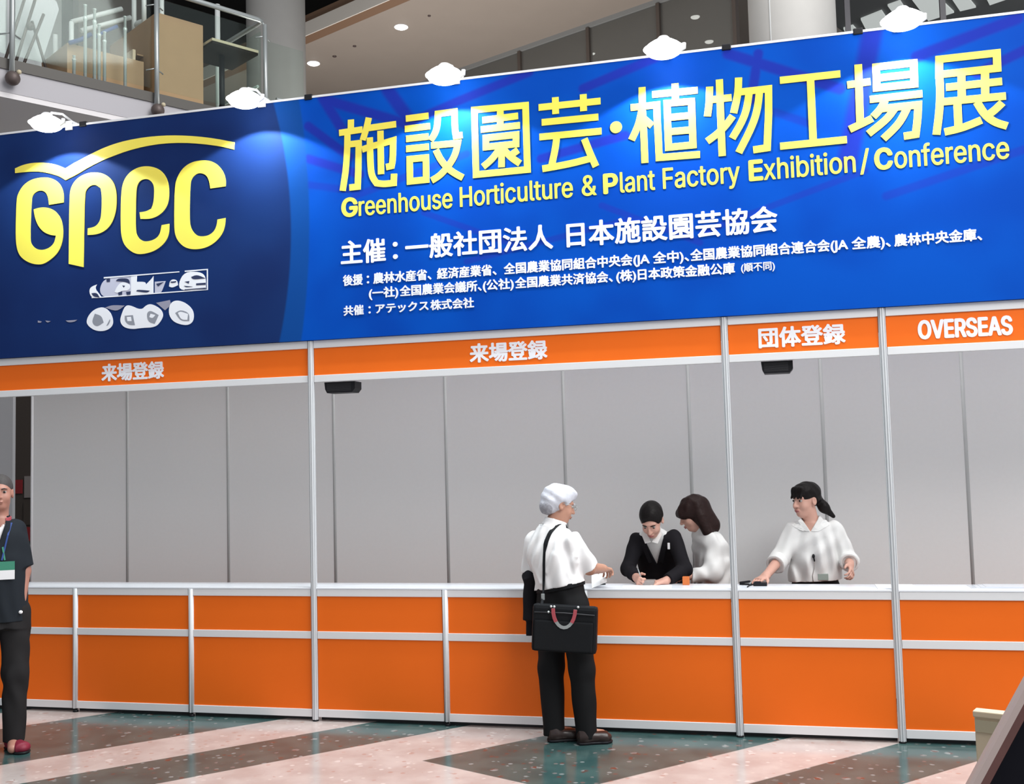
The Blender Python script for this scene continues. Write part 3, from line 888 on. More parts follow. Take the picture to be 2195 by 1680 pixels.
LINES = [('english_lettering', TEXT_EN, 3.6155, 3.7575, 'yellow', False, (.010, .034), 'yellow English subtitle lettering'),
         ('organiser_lettering', TEXT_JP1, 3.266, 3.434, 'white_print', True, (.028, .028), 'larger white Japanese lettering line'),
         ('supporters_lettering', TEXT_JP2, 3.111, 3.188, 'white_print', True, (.034, .034), None),
         ('supporters_lettering', TEXT_JP3, 3.007, 3.082, 'white_print', True, (.022, .034), None),
         ('cohost_lettering', TEXT_JP4, 2.893, 2.964, 'white_print', True, (.034, .034), None)]
for nm, T, z0, z1, mm, cjk, bold, lab in LINES:
    bm = bmesh.new()
    for body, x0, x1, w in T:
        zz0, zz1 = z0, z1
        if body.startswith('(順'): zz0, zz1 = z0 + .008, z1 - .010
        add_text(bm, body, x0, x1, zz0, zz1, -.0305, bold[1 if w else 0], cjk, .004, natural=(body == '：'))
    me = bpy.data.meshes.new(nm)
    bm.to_mesh(me); bm.free()
    tag(link_mesh(nm, me, MAT[mm], sign), lab)

# ------------------------------------------------------------------ orange fascia boards under the sign
segs = [(-4, 0, 'orange fascia board with white Japanese lettering, below the GPEC logo', TEXT_BAND[0]),
        (0, 3, 'longest orange fascia board, lettered in white, above the white-haired man and the suited woman', TEXT_BAND[1]),
        (3, 4, 'short orange fascia board with white lettering above the ponytailed woman', TEXT_BAND[2]),
        (4, 6, 'orange fascia board lettered OVERSEAS', TEXT_BAND[3])]
for i0, i1, lab, (body, tx0, tx1, w) in segs:
    x0, x1 = i0 * W + .0245, i1 * W - .0245
    t = thing('fascia_board', ((x0 + x1) / 2, 0, 2.425), lab, 'fascia', 'orange fascia boards under the sign')
    MB().box((x0, .0, 2.4758), (x1, .012, 2.6742)).build('panel', MAT['orange'], t)
    MB().box((x0, -.008, 2.425), (x1, .03, 2.4758), .003).build('rail', MAT['alu_white'], t)
    MB().box((x0, -.008, 2.6742), (x1, .03, 2.7303), .003).build('rail', MAT['alu_white'], t)
    bm = bmesh.new()
    if body == 'OVERSEAS':
        add_text(bm, body, tx0, tx1, 2.514, 2.635, -.0003, .03, False, .003)
    else:
        add_text(bm, body, tx0, tx1, 2.508, 2.638, -.0003, .036, True, .003)
    me = bpy.data.meshes.new('lettering')
    bm.to_mesh(me); bm.free()
    link_mesh('lettering', me, MAT['white_print'], t)

# ------------------------------------------------------------------ floodlights over the sign
lamp_x = (-2.02, -.353, 1.165, 2.669, 4.144)
lamp_l = ('leftmost white floodlight on the sign top, above the GPEC logo',
          'white floodlight on the sign top where navy turns to bright blue',
          'white floodlight above the second character of the yellow title',
          'white floodlight above the middle of the yellow title, right of the dot',
          'rightmost white floodlight on the sign top, above the last title characters')
for x, lab in zip(lamp_x, lamp_l):
    y, z = -.30, 4.475
    t = thing('floodlight', (x, 0, SZ1 + .016), lab, 'lamp', 'floodlights along the top of the sign')
    # bowl with a flared rim, glass below
    MB().lathe((x, y, z), [(.045, .052), (.075, .044), (.105, .024), (.124, .004), (.134, .0), (.128, -.004)], 24).build('housing', MAT['lamp_lens'], t)
    MB().ball((x, y, z - .004), (.122, .110, .058), n=24).build('lens', MAT['lamp_lens'], t)
    MB().lathe((x, y, z + .08), [(.040, -.03), (.042, -.012), (.03, .0)], 16).build('ballast_cap', MAT['alu_white'], t)
    MB().tube([(x + .1, y + .01, z - .02), (x + .13, y + .02, z + .0), (x + .13, y + .02, z + .03)], .014, 8).build('hinge', MAT['alu_white'], t)
    m = MB().tube([(x, y + .05, z + .10), (x, -.12, z + .13), (x, .0, SZ1 + .05)], .009, 8)
    m.build('arm', MAT['alu_white'], t)
    m = MB().box((x - .03, -.046, SZ1 + .0165), (x + .03, .046, SZ1 + .045), .004)
    m.box((x - .03, -.048, SZ1 - .03), (x + .03, -.0355, SZ1 + .03), .002)
    m.build('clamp', MAT['alu_grey'], t)
    l = bpy.data.lights.new('floodlight_beam', 'SPOT')
    l.energy = 74
    l.spot_size = math.radians(128)
    l.spot_blend = .12
    l.shadow_soft_size = .03
    l.color = (.80, .97, 1.0)
    lo = bpy.data.objects.new('floodlight_beam', l)
    COL.objects.link(lo)
    lo.parent = t
    lo.location = Vector((x, y, z - .07)) - Vector((x, 0, SZ1 + .016))
    lo.rotation_euler = (Vector((0, .18, -1))).to_track_quat('-Z', 'Y').to_euler()

# cable clips on the sign's top edge
for k, (x, lab) in enumerate(((-1.90, 'small black cable clip beside the leftmost floodlight'), (.02, 'small black cable clip on the sign top by the gallery glass'), (3.06, 'small black cable clip on the sign top right of the fourth floodlight'), (3.90, 'small black cable clip just left of the rightmost floodlight'))):
    m = MB().box((x - .03, -.040, SZ1 - .012), (x + .03, .02, SZ1 + .03), .006)
    tag(m.build('cable_clip', MAT['black']), lab, 'clip', 'cable clips on the sign top')

# black speakers hanging under the fascia rail
for x0, x1, lab in ((.086, .325, 'black box speaker hanging under the longest fascia board'), (3.197, 3.40, 'black box speaker hanging under the short fascia board')):
    t = thing('hanging_speaker', ((x0 + x1) / 2, .05, 2.425), lab, 'speaker', 'black speakers under the fascia')
    MB().prism([(x0, 2.424), (x1, 2.424), (x1, 2.372), (x1 - .022, 2.345), (x0 + .02, 2.345), (x0 + .006, 2.372)], 1, .035, .16).build('cabinet', MAT['black'], t)
    m = MB()
    for k in range(9):
        z = 2.358 + k * .0065
        m.box((x0 + .02, .033, z), (x1 - .03, .0355, z + .003))
    m.build('grille', MAT['dark_strip'], t)

# ================================================================== PEOPLE
def A(*p): return np.array(p, dtype=np.float32)


def unit(v):
    v = np.asarray(v, dtype=np.float32)
    return v / np.linalg.norm(v)


def frame(fwd):
    """right, forward, up columns of a head or body that looks along fwd"""
    f = unit(fwd)
    r = unit(np.cross(f, A(0, 0, 1)))
    return np.stack([r, f, np.cross(r, f)], 1)


class Vol:
    """a distance field on a grid; shapes melt into one another, then it is skinned as one closed surface"""
    def __init__(s, lo, hi, h):
        s.o = A(*lo)
        s.h = h
        n = np.ceil((A(*hi) - s.o) / h).astype(int) + 1
        s.ax = [s.o[i] + np.arange(n[i], dtype=np.float32) * h for i in range(3)]
        s.F = np.full(n, .3, np.float32)

    def put(s, prim, k=0.0, op='u', pad=.04):
        fn, lo, hi = prim
        sl = []
        for i in range(3):
            a = np.searchsorted(s.ax[i], lo[i] - pad - k)
            b = np.searchsorted(s.ax[i], hi[i] + pad + k)
            sl.append(slice(a, b))
        if any(q.start >= q.stop for q in sl): return s
        sl = tuple(sl)
        d = fn(s.ax[0][sl[0]][:, None, None], s.ax[1][sl[1]][None, :, None], s.ax[2][sl[2]][None, None, :])
        sub = s.F[sl]
        if op == 'u':
            if k > 0:
                t = np.clip(.5 + .5 * (sub - d) / k, 0, 1)
                s.F[sl] = sub + (d - sub) * t - k * t * (1 - t)
            else:
                s.F[sl] = np.minimum(sub, d)
        else:
            d = -d
            if k > 0:
                t = np.clip(.5 - .5 * (sub - d) / k, 0, 1)
                s.F[sl] = sub + (d - sub) * t + k * t * (1 - t)
            else:
                s.F[sl] = np.maximum(sub, d)
        return s

    def cut(s, p, n):
        """keep what lies on the far side of the plane from n"""
        n = unit(n)
        d = (s.ax[0][:, None, None] - p[0]) * n[0] + (s.ax[1][None, :, None] - p[1]) * n[1] + (s.ax[2][None, None, :] - p[2]) * n[2]
        s.F = np.maximum(s.F, d.astype(np.float32))
        return s

    def ripple(s, amp, waves):
        """soft cloth folds: long diagonal waves that fade in and out"""
        X, Y, Z = s.ax[0][:, None, None], s.ax[1][None, :, None], s.ax[2][None, None, :]
        for (kx, ky, kz, ph) in waves:
            w = np.sin(kx * X + ky * Y + kz * Z + ph + .9 * np.sin(13 * Z + 7 * X + ph))
            e = .5 + .5 * np.sin(8 * X - 11 * Z + 6 * Y + 2.3 * ph)
            s.F += (amp * w * e).astype(np.float32)
        return s

    def folds(s, lines, r=.010, k=.022, sink=0.0):
        for a, b in lines:
            s.put(rc(a, b, r, r * .45), k)
        return s

    def mesh(s, name):
        F = s.F
        for i in range(3):
            q = [slice(None)] * 3
            q[i] = 0; F[tuple(q)] = .3
            q[i] = -1; F[tuple(q)] = .3
        S = F < 0
        n = np.array(F.shape) - 1
        cnt = np.zeros(n, np.int8)
        for dx in (0, 1):
            for dy in (0, 1):
                for dz in (0, 1):
                    cnt += S[dx:dx + n[0], dy:dy + n[1], dz:dz + n[2]]
        act = (cnt > 0) & (cnt < 8)
        idx = np.argwhere(act)
        gid = np.full(n, -1, np.int32)
        gid[act] = np.arange(len(idx))
        P = np.zeros((len(idx), 3), np.float32)
        Wt = np.zeros(len(idx), np.float32)
        for a in [(x, y, z) for x in (0, 1) for y in (0, 1) for z in (0, 1)]:
            for ax in range(3):
                if a[ax]: continue
                b = list(a); b[ax] = 1
                fa = F[idx[:, 0] + a[0], idx[:, 1] + a[1], idx[:, 2] + a[2]]
                fb = F[idx[:, 0] + b[0], idx[:, 1] + b[1], idx[:, 2] + b[2]]
                m = (fa < 0) != (fb < 0)
                t = np.where(m, fa / np.where(m, fa - fb, 1), 0)
                p = np.tile(A(*a), (len(idx), 1))
                p[:, ax] += t
                P[m] += p[m]
                Wt[m] += 1
        P = (P / Wt[:, None] + idx) * s.h + s.o
        quads = []
        for ax in range(3):
            o1, o2 = (ax + 1) % 3, (ax + 2) % 3
            lo = [slice(1, -1)] * 3
            lo[ax] = slice(0, -1)
            hi = list(lo); hi[ax] = slice(1, None)
            m = S[tuple(lo)] != S[tuple(hi)]
            e = np.argwhere(m)
            off = np.array([1, 1, 1]); off[ax] = 0
            e = e + off
            ins = S[e[:, 0], e[:, 1], e[:, 2]]
            def cell(d1, d2):
                c = e.copy(); c[:, o1] -= d1; c[:, o2] -= d2
                return gid[c[:, 0], c[:, 1], c[:, 2]]
            q = np.stack([cell(0, 0), cell(1, 0), cell(1, 1), cell(0, 1)], 1)
            q[~ins] = q[~ins][:, ::-1]
            quads.append(q)
        Q = np.concatenate(quads)
        me = bpy.data.meshes.new(name)
        me.vertices.add(len(P))
        me.vertices.foreach_set('co', P.ravel())
        me.loops.add(len(Q) * 4)
        me.loops.foreach_set('vertex_index', Q.ravel().astype(np.int32))
        me.polygons.add(len(Q))
        me.polygons.foreach_set('loop_start', np.arange(0, len(Q) * 4, 4, dtype=np.int32))
        me.polygons.foreach_set('loop_total', np.full(len(Q), 4, np.int32))
        me.update(calc_edges=True)
        me.validate()
        return me


def rc(a, b, ra, rb, flat=False):
    """tapered limb from a to b; flat cuts it square at b"""
    a, b = A(*a), A(*b)
    ba = b - a
    L2 = float(ba @ ba)
    L = math.sqrt(L2)
    R = max(ra, rb)
    def fn(X, Y, Z):
        x, y, z = X - a[0], Y - a[1], Z - a[2]
        tu = (x * ba[0] + y * ba[1] + z * ba[2]) / L2
        t = np.clip(tu, 0, 1)
        d = np.sqrt((x - t * ba[0]) ** 2 + (y - t * ba[1]) ** 2 + (z - t * ba[2]) ** 2) - (ra + (rb - ra) * t)
        return np.maximum(d, (tu - 1) * L) if flat else d
    return fn, np.minimum(a, b) - R, np.maximum(a, b) + R


def el(c, r, R=None):
    c = A(*c)
    r = A(*r)
    M = np.eye(3, dtype=np.float32) if R is None else np.asarray(R, np.float32)
    m = float(r.max())
    def fn(X, Y, Z):
        x, y, z = X - c[0], Y - c[1], Z - c[2]
        q = [(x * M[0, i] + y * M[1, i] + z * M[2, i]) for i in range(3)]
        k0 = np.sqrt(sum((q[i] / r[i]) ** 2 for i in range(3)))
        k1 = np.sqrt(sum((q[i] / r[i] ** 2) ** 2 for i in range(3))) + 1e-6
        return k0 * (k0 - 1) / k1
    return fn, c - m, c + m


def tc(a, b, wa, wb, side):
    """trunk piece with an oval section (half width, half depth) at each end"""
    a, b = A(*a), A(*b)
    ax = b - a
    L = float(np.linalg.norm(ax))
    u = ax / L
    s = unit(A(*side) - u * float(np.dot(side, u)))
    f = np.cross(u, s)
    m = max(wa + wb)
    def fn(X, Y, Z):
        x, y, z = X - a[0], Y - a[1], Z - a[2]
        e = x * u[0] + y * u[1] + z * u[2]
        t = np.clip(e / L, 0, 1)
        w = wa[0] + (wb[0] - wa[0]) * t
        d = wa[1] + (wb[1] - wa[1]) * t
        p = np.abs(x * s[0] + y * s[1] + z * s[2]) / w
        q = np.abs(x * f[0] + y * f[1] + z * f[2]) / d
        k0 = (p ** 2.4 + q ** 2.4) ** (1 / 2.4)
        dd = (k0 - 1) * np.minimum(w, d)
        o = np.maximum(-e, e - L)
        return np.maximum(dd, o)
    lo, hi = np.minimum(a, b) - m, np.maximum(a, b) + m
    return fn, lo, hi


def trunk(V, st, side, k=.04, grow=0.0):
    """stations: (centre, half width, half depth), blended smoothly from one to the next"""
    rows = [np.concatenate([A(*c), A(w + grow, d + grow)]) for c, w, d in st]
    fine = []
    n = len(rows)
    for i in range(n - 1):
        p0, p1, p2, p3 = rows[max(i - 1, 0)], rows[i], rows[i + 1], rows[min(i + 2, n - 1)]
        for j in range(5):
            t = j / 5
            m1, m2 = (p2 - p0) / 2, (p3 - p1) / 2
            fine.append((2 * t ** 3 - 3 * t ** 2 + 1) * p1 + (t ** 3 - 2 * t ** 2 + t) * m1 + (-2 * t ** 3 + 3 * t ** 2) * p2 + (t ** 3 - t ** 2) * m2)
    fine.append(rows[-1])
    fine = np.array(fine, np.float32)
    zs = fine[:, 2]
    o = np.argsort(zs)
    zs, fine = zs[o], fine[o]
    sd = A(side[0], side[1], 0)
    sd = sd / np.linalg.norm(sd)
    def fn(X, Y, Z):
        z = np.clip(Z, zs[0], zs[-1])
        g = lambda c: np.interp(z.ravel(), zs, fine[:, c]).reshape(z.shape).astype(np.float32)
        cx, cy, w, d = g(0), g(1), g(3), g(4)
        x, y = X - cx, Y - cy
        p = np.abs(x * sd[0] + y * sd[1]) / w
        q = np.abs(-x * sd[1] + y * sd[0]) / d
        k0 = (p ** 2.3 + q ** 2.3) ** (1 / 2.3)
        k1 = np.sqrt((p / w) ** 2 + (q / d) ** 2) + 1e-5
        dd = k0 * (k0 - 1) / k1 * .9
        return np.maximum(dd, np.maximum(zs[0] - Z, Z - zs[-1]))
    m = float(fine[:, 3:].max())
    V.put((fn, fine[:, :3].min(0) - A(m, m, 0), fine[:, :3].max(0) + A(m, m, 0)), k)


def head(V, c, R, jaw=1.0, ear=True, s=1.0):
    c = A(*c)
    P = lambda r, f, u: c + R @ A(r, f, u) * s
    E = lambda p, r, k, op='u': V.put(el(P(*p), A(*r) * s, R), k, op, .03)
    E((0, -.018, .028), (.074, .094, .088), .0)
    E((0, .030, -.040), (.058 * jaw, .062, .078), .035)
    E((0, .055, -.092), (.030 * jaw, .028, .020), .022)
    E((.036, .055, -.035), (.024, .026, .026), .02)
    E((-.036, .055, -.035), (.024, .026, .026), .02)
    E((0, .070, .026), (.050, .020, .013), .014)
    for q in (-1, 1):
        E((q * .031, .098, .004), (.017, .016, .011), .010, 's')
    V.put(rc(P(0, .088, .008), P(0, .109, -.030), .007 * s, .0115 * s), .010)
    for q in (-1, 1):
        E((q * .011, .098, -.034), (.008, .010, .007), .006)
    E((0, .091, -.060), (.024, .010, .006), .006)
    E((0, .089, -.071), (.020, .010, .006), .006)
    if ear:
        for q in (-1, 1):
            E((q * .076, -.008, -.008), (.009, .021, .032), .006)
            E((q * .083, -.002, -.004), (.006, .011, .018), .004, 's')


def face_parts(t, c, R, lips, brow, s=1.0):
    c = A(*c)
    P = lambda r, f, u: c + R @ A(r, f, u) * s
    M = Matrix([[float(R[i, j]) for j in range(3)] for i in range(3)])
    for q in (-1, 1):
        m = MB()
        m.ball(P(q * .031, .0765, .004), (.0125 * s, .0125 * s, .0088 * s), 0, 14)
        m.ball(P(q * .031, .0850, .004), (.0078 * s, .0042 * s, .0070 * s), 1, 12, M)
        m.build('eye', [MAT['eye'], MAT['iris']], t)
        MB().tube([P(q * .014, .092, .022), P(q * .030, .091, .027), P(q * .047, .080, .023)], [.003 * s, .0038 * s, .002 * s], 8).build('eyebrow', brow, t)
    m = MB()
    m.tube([P(-.023, .093, -.064), P(-.008, .1005, -.0615), P(0, .1, -.0625), P(.008, .1005, -.0615), P(.023, .093, -.064)], [.0015, .0042, .004, .0042, .0015], 8)
    m.tube([P(-.020, .092, -.068), P(0, .0985, -.0715), P(.020, .092, -.068)], [.0015, .005, .0015], 8)
    m.build('lips', lips, t)


def hand(V, wrist, d, n, s, curl=.35, sc=1.0, fist=False):
    """d along the fingers, n the way the palm faces, s the thumb's side"""
    w, d = A(*wrist), unit(d)
    s = unit(A(*s) - d * float(np.dot(s, d)))
    n2 = np.cross(d, s)
    n = n2 if np.dot(n2, n) > 0 else -n2
    V.put(tc(w - d * .01, w + d * .083 * sc, (.026 * sc, .019 * sc), (.041 * sc, .013 * sc), s), .02)
    Ls = (.072, .080, .074, .058)
    for i in range(4):
        o = (.031 - .0205 * i) * sc
        p = w + d * (.078 - .004 * abs(i - 1.2)) * sc + s * o
        a = curl * (1 + .12 * i)
        spread = (.12 - .08 * i)
        seg = [.46, .31, .23]
        r = [.0092, .0085, .0078, .0066]
        ang = a * .6
        for q in range(3):
            dd = unit(d * math.cos(ang) + n * math.sin(ang) + s * spread * (0 if fist else 1))
            e = p + dd * Ls[i] * seg[q] * sc
            V.put(rc(p, e, r[q] * sc, r[q + 1] * sc), .004, pad=.02)
            p = e
            ang += a * (1.5 if fist else 1.0)
    p = w + d * .022 * sc + s * .026 * sc
    d1 = unit(d * .62 + s * .68 + n * .35)
    e = p + d1 * .040 * sc
    V.put(rc(p, e, .0135 * sc, .0105 * sc), .012)
    d2 = unit(d * .85 + s * .25 + n * (.65 if fist else .40))
    V.put(rc(e, e + d2 * .032 * sc, .0105 * sc, .0085 * sc), .004)
    return w + d * .08 * sc


def bounds(*pts, m=.16):
    a = np.array([list(p) for p in pts], np.float32)
    return a.min(0) - m, a.max(0) + m


def bvh_of(o):
    dg = bpy.context.evaluated_depsgraph_get()
    me = o.data
    b = base_of(o)
    return BVHTree.FromPolygons([v.co + b for v in me.vertices], [p.vertices[:] for p in me.polygons])


def drape(trees, pts, back, off=.006):
    """lay points onto the clothes, coming from the side 'back'"""
    out = []
    bd = Vector(back).normalized()
    for p in pts:
        p = Vector(p)
        best = None
        for tr in trees:
            h = tr.ray_cast(p + bd * .5, -bd, 1.0)
            if h[0] is not None and (best is None or (h[0] - p).dot(bd) > (best - p).dot(bd)):
                best = h[0]
        out.append((best if best is not None else p) + bd * off)
    return out


def strap_mesh(m, pts, width, nrm, thick=.003):
    """flat webbing along pts; nrm: outward direction"""
    pts = [Vector(p) for p in pts]
    N = Vector(nrm).normalized()
    rings = []
    for i, p in enumerate(pts):
        d = (pts[min(i + 1, len(pts) - 1)] - pts[max(i - 1, 0)]).normalized()
        x = d.cross(N).normalized()
        y = x.cross(d).normalized()
        rings.append([m.bm.verts.new(p + x * a * width / 2 + y * b * thick) for a, b in ((-1, -1), (1, -1), (1, 1), (-1, 1))])
    for i in range(len(rings) - 1):
        for k in range(4):
            m.bm.faces.new((rings[i][k], rings[i][(k + 1) % 4], rings[i + 1][(k + 1) % 4], rings[i + 1][k]))
    m.bm.faces.new(list(reversed(rings[0])))
    m.bm.faces.new(rings[-1])


def leg_pair(V, joints, rr, k=.03, flat=True):
    for hip, knee, ank in joints:
        V.put(rc(hip, knee, rr[0], rr[1]), k)
        V.put(rc(knee, ank, rr[1], rr[2], flat), k)


def shoe(t, heel, toe, name='shoe', m1='shoe', m2='black', w=.045):
    heel, toe = A(*heel), A(*toe)
    d = unit(toe - heel)
    s = A(-d[1], d[0], 0)
    L = float(np.linalg.norm(toe - heel))
    V = Vol(*[q.tolist() for q in bounds(heel, toe, m=.10)], .005)
    z = .055
    V.put(rc(heel + d * .04 + A(0, 0, .075), heel + d * .045 + A(0, 0, .05), .042, .045))
    V.put(tc(heel + d * .0 + A(0, 0, .045), toe - d * .03 + A(0, 0, .038), (w * .85, .040), (w, .030), s), .02)
    V.put(el(toe - d * .045 + A(0, 0, .035), (.05, w, .032), np.stack([d, s, A(0, 0, 1)], 1)), .02)
    V.put(el(heel + d * .03 + A(0, 0, .045), (.04, w * .85, .042), np.stack([d, s, A(0, 0, 1)], 1)), .02)
    V.cut(A(0, 0, .014), (0, 0, -1))
    o = link_mesh(name, V.mesh(name), MAT[m1], t, True)
    V = Vol(*[q.tolist() for q in bounds(heel, toe, m=.10)], .005)
    V.put(tc(heel - d * .005 + A(0, 0, .01), toe - d * .03 + A(0, 0, .01), (w * .9, .018), (w * 1.08, .018), s))
    V.put(el(toe - d * .045 + A(0, 0, .01), (.055, w * 1.08, .02), np.stack([d, s, A(0, 0, 1)], 1)), .01)
    V.put(el(heel + d * .03 + A(0, 0, .01), (.045, w * .95, .02), np.stack([d, s, A(0, 0, 1)], 1)), .01)
    V.cut(A(0, 0, .018), (0, 0, 1))
    V.cut(A(0, 0, .001), (0, 0, -1))
    link_mesh('sole', V.mesh('sole'), MAT[m2], o, False)
    return o


# ------------------------------------------------------------------ the white-haired visitor, seen from behind
def old_man():
    B = (1.93, -.26, 0)
    t = thing('person', B, 'person with white hair and white short-sleeved shirt, back turned, standing at the counter', 'person')
    R = frame((.52, .85, 0))
    side = R[:, 0]
    f = R[:, 1]
    hc = A(1.868, -.215, 1.520)
    HR = frame((.86, .50, -.30))
    shR, shL = A(1.952, -.310, 1.288), A(1.676, -.158, 1.272)
    elR, wrR = A(2.060, -.250, 1.105), A(2.112, -.045, 1.082)
    elL, wrL = A(1.640, -.140, 1.020), A(1.760, .050, 1.020)
    neck0, neck1 = A(1.825, -.235, 1.375), A(1.858, -.215, 1.46)
    st = [((1.875, -.26, .86), .165, .115), ((1.872, -.258, .98), .160, .112), ((1.850, -.25, 1.08), .155, .108), ((1.818, -.24, 1.21), .166, .108), ((1.815, -.238, 1.29), .150, .088), ((1.822, -.235, 1.375), .075, .065)]
    hips = [((1.800, -.215, .86), (1.783, -.225, .46), (1.800, -.262, .075)), ((1.968, -.312, .86), (2.000, -.285, .46), (2.018, -.290, .075))]
    V = Vol((1.50, -.52, 0), (2.30, .26, 1.70), .006)
    trunk(V, st, side)
    V.put(rc(neck0, neck1, .060, .056), .03)
    head(V, hc, HR, 1.05)
    for a, b, c in ((shR, elR, wrR), (shL, elL, wrL)):
        V.put(rc(a, b, .050, .043), .03)
        V.put(rc(b, c, .043, .030), .015)
    hand(V, wrR, (.25, .95, -.15), (-.1, 0, -1), (-1, .2, 0), .75)
    hand(V, wrL, (.75, .62, -.1), (0, 0, -1), (-.5, .8, 0), .6)
    leg_pair(V, hips, (.075, .058, .045), flat=False)
    for (h, k, a) in hips:
        V.put(rc(A(*a) - A(0, 0, .02), A(*a) + A(.09, .06, -.035), .04, .032), .02)
    link_mesh('body', V.mesh('body'), MAT['skin_m'], t, True)
    face_parts(t, hc, HR, MAT['lips_m'], MAT['hair_w'])
    # hair: full white, grey and shorter at the nape
    V = Vol(*[q.tolist() for q in bounds(hc, m=.17)], .005)
    P = lambda r, ff, u: hc + HR @ A(r, ff, u)
    V.put(el(P(0, -.022, .036), (.089, .112, .098), HR))
    V.put(el(P(0, -.072, -.022), (.070, .055, .062), HR), .03)
    V.put(el(P(0, .045, .085), (.068, .055, .040), HR), .03)
    V.put(el(P(0, .080, -.055), (.11, .085, .105), HR), .015, 's')
    V.put(el(P(.085, .005, -.02), (.03, .026, .040), HR), .012, 's')
    V.put(el(P(-.085, .005, -.02), (.03, .026, .040), HR), .012, 's')
    V.cut(P(0, -.07, -.078), -HR[:, 2])
    V.ripple(.0022, [(70, 40, 90, 0), (-50, 90, 60, 2)])
    hr = link_mesh('hair', V.mesh('hair'), MAT['hair_w'], t, True)
    V = Vol(*[q.tolist() for q in bounds(hc, m=.17)], .005)
    V.put(el(P(0, -.076, -.030), (.072, .053, .062), HR))
    V.put(el(P(0, .060, -.055), (.13, .085, .125), HR), .015, 's')
    V.cut(P(0, -.07, .005), HR[:, 2])
    V.cut(P(0, -.07, -.088), -HR[:, 2])
    link_mesh('nape_hair', V.mesh('nape_hair'), MAT['hair_n'], hr, True)
    # spectacles
    m = MB()
    for q in (-1, 1):
        c = P(q * .031, .106, .003)
        m.tube([c + HR @ A(.022 * math.cos(a), 0, .017 * math.sin(a)) for a in [k * math.pi / 8 for k in range(17)]], .0014, 6, caps=False)
        m.tube([P(q * .053, .104, .006), P(q * .078, .06, .010), P(q * .084, -.005, .008)], .0016, 6)
    m.tube([P(-.010, .108, .006), P(.010, .108, .006)], .0014, 6)
    m.build('spectacles', MAT['steel'], t)
    # shirt
    V = Vol((1.48, -.50, .90), (2.25, .06, 1.48), .005)
    st2 = [((1.872, -.258, .90), .182, .134), ((1.868, -.256, 1.00), .184, .138), ((1.845, -.25, 1.09), .186, .136), ((1.815, -.24, 1.20), .190, .134), ((1.812, -.238, 1.30), .160, .110), ((1.820, -.236, 1.385), .088, .078)]
    trunk(V, st2, side, .05)
    V.put(rc(neck0, neck0 + (neck1 - neck0) * .42, .076, .071, True), .012)
    for a, b, q in ((shR, elR + A(.016, 0, -.004), .059), (shL, elL + A(-.002, 0, .050), .057)):
        V.put(rc(a, b, .066, q, True), .035)
    V.ripple(.0062, [(58, 20, 14, .4), (-46, 24, 30, 2.1), (76, -34, -16, 1.2)])
    V.folds([((2.00, -.37, 1.19), (1.90, -.385, 1.05)), ((1.99, -.36, 1.15), (1.88, -.375, 1.00)), ((1.70, -.275, 1.16), (1.76, -.36, 1.02)), ((1.86, -.385, 1.20), (1.80, -.375, 1.10)), ((1.95, -.365, 1.08), (1.99, -.34, 1.02))], .012, .03)
    for a, b in (((1.925, -.395, 1.27), (1.975, -.385, 1.08)), ((1.715, -.272, 1.25), (1.695, -.250, 1.02))):
        V.put(rc(a, b, .013, .011), .022, 's')
    V.put(rc(neck0 + A(.005, .0, .02), neck1 + A(0, 0, .06), .060, .058), .004, 's')
    V.cut(A(1.70, -.30, .960), (.20, 0, -1))
    shirt = link_mesh('shirt', V.mesh('shirt'), MAT['shirt'], t, True)
    V = Vol((1.70, -.38, 1.33), (1.99, -.10, 1.50), .004)
    V.put(rc(neck0 + A(.002, 0, -.012), neck0 + (neck1 - neck0) * .50, .083, .076, True))
    V.put(rc(neck0 - A(0, 0, .05), neck1 + A(0, 0, .05), .066, .066), .0, 's')
    V.cut(neck0 + A(0, 0, -.012), (neck0 - neck1))
    link_mesh('collar', V.mesh('collar'), MAT['shirt'], shirt, True)
    # trousers and belt
    V = Vol((1.62, -.46, .02), (2.18, -.08, 1.05), .006)
    trunk(V, [((1.880, -.262, .80), .178, .130), ((1.872, -.258, .90), .172, .126), ((1.866, -.256, 1.035), .164, .118)], side, .03)
    leg_pair(V, [(a, b, (c[0], c[1], .035)) for a, b, c in hips], (.098, .083, .070), .03)
    V.ripple(.003, [(50, 30, 9, 0), (-46, 38, 14, 1)])
    V.cut(A(1.70, -.30, .972), (-.20, 0, 1))
    V.cut(A(0, 0, .030), (0, 0, -1))
    tr = link_mesh('trousers', V.mesh('trousers'), MAT['trouser'], t, True)
    V = Vol((1.62, -.46, .85), (2.18, -.08, 1.10), .005)
    V.put(tc((1.874, -.259, .88), (1.864, -.256, 1.08), (.177, .129), (.171, .125), side))
    V.cut(A(1.70, -.30, .970), (-.20, 0, 1))
    V.cut(A(1.70, -.30, .938), (.20, 0, -1))
    link_mesh('belt', V.mesh('belt'), MAT['bag'], t, True)
    shoe(t, (1.775, -.300, 0), (1.955, -.215, 0))
    shoe(t, (1.975, -.335, 0), (2.170, -.250, 0))
    trees = [bvh_of(shirt), bvh_of(tr)]

    # black briefcase on a shoulder strap
    b = thing('briefcase', (1.94, -.475, .60), 'black briefcase with red-edged handles slung behind the white-haired man', 'bag')
    yaw = math.radians(5)
    M = Matrix.Translation((1.935, -.475, .755)) @ Matrix.Rotation(yaw, 4, 'Z') @ Matrix.Rotation(math.radians(3.5), 4, 'Y')
    MB().box((-.205, -.045, -.150), (.205, .045, .142), .022, M=M).build('case', MAT['bag'], b)
    MB().box((-.190, -.058, -.140), (.185, -.040, .050), .012, M=M).build('front_pocket', MAT['bag'], b)
    MB().tube([M @ Vector(p) for p in ((-.19, -.052, .095), (0, -.056, .100), (.19, -.052, .095))], .004, 6).build('zip', MAT['dark_strip'], b)
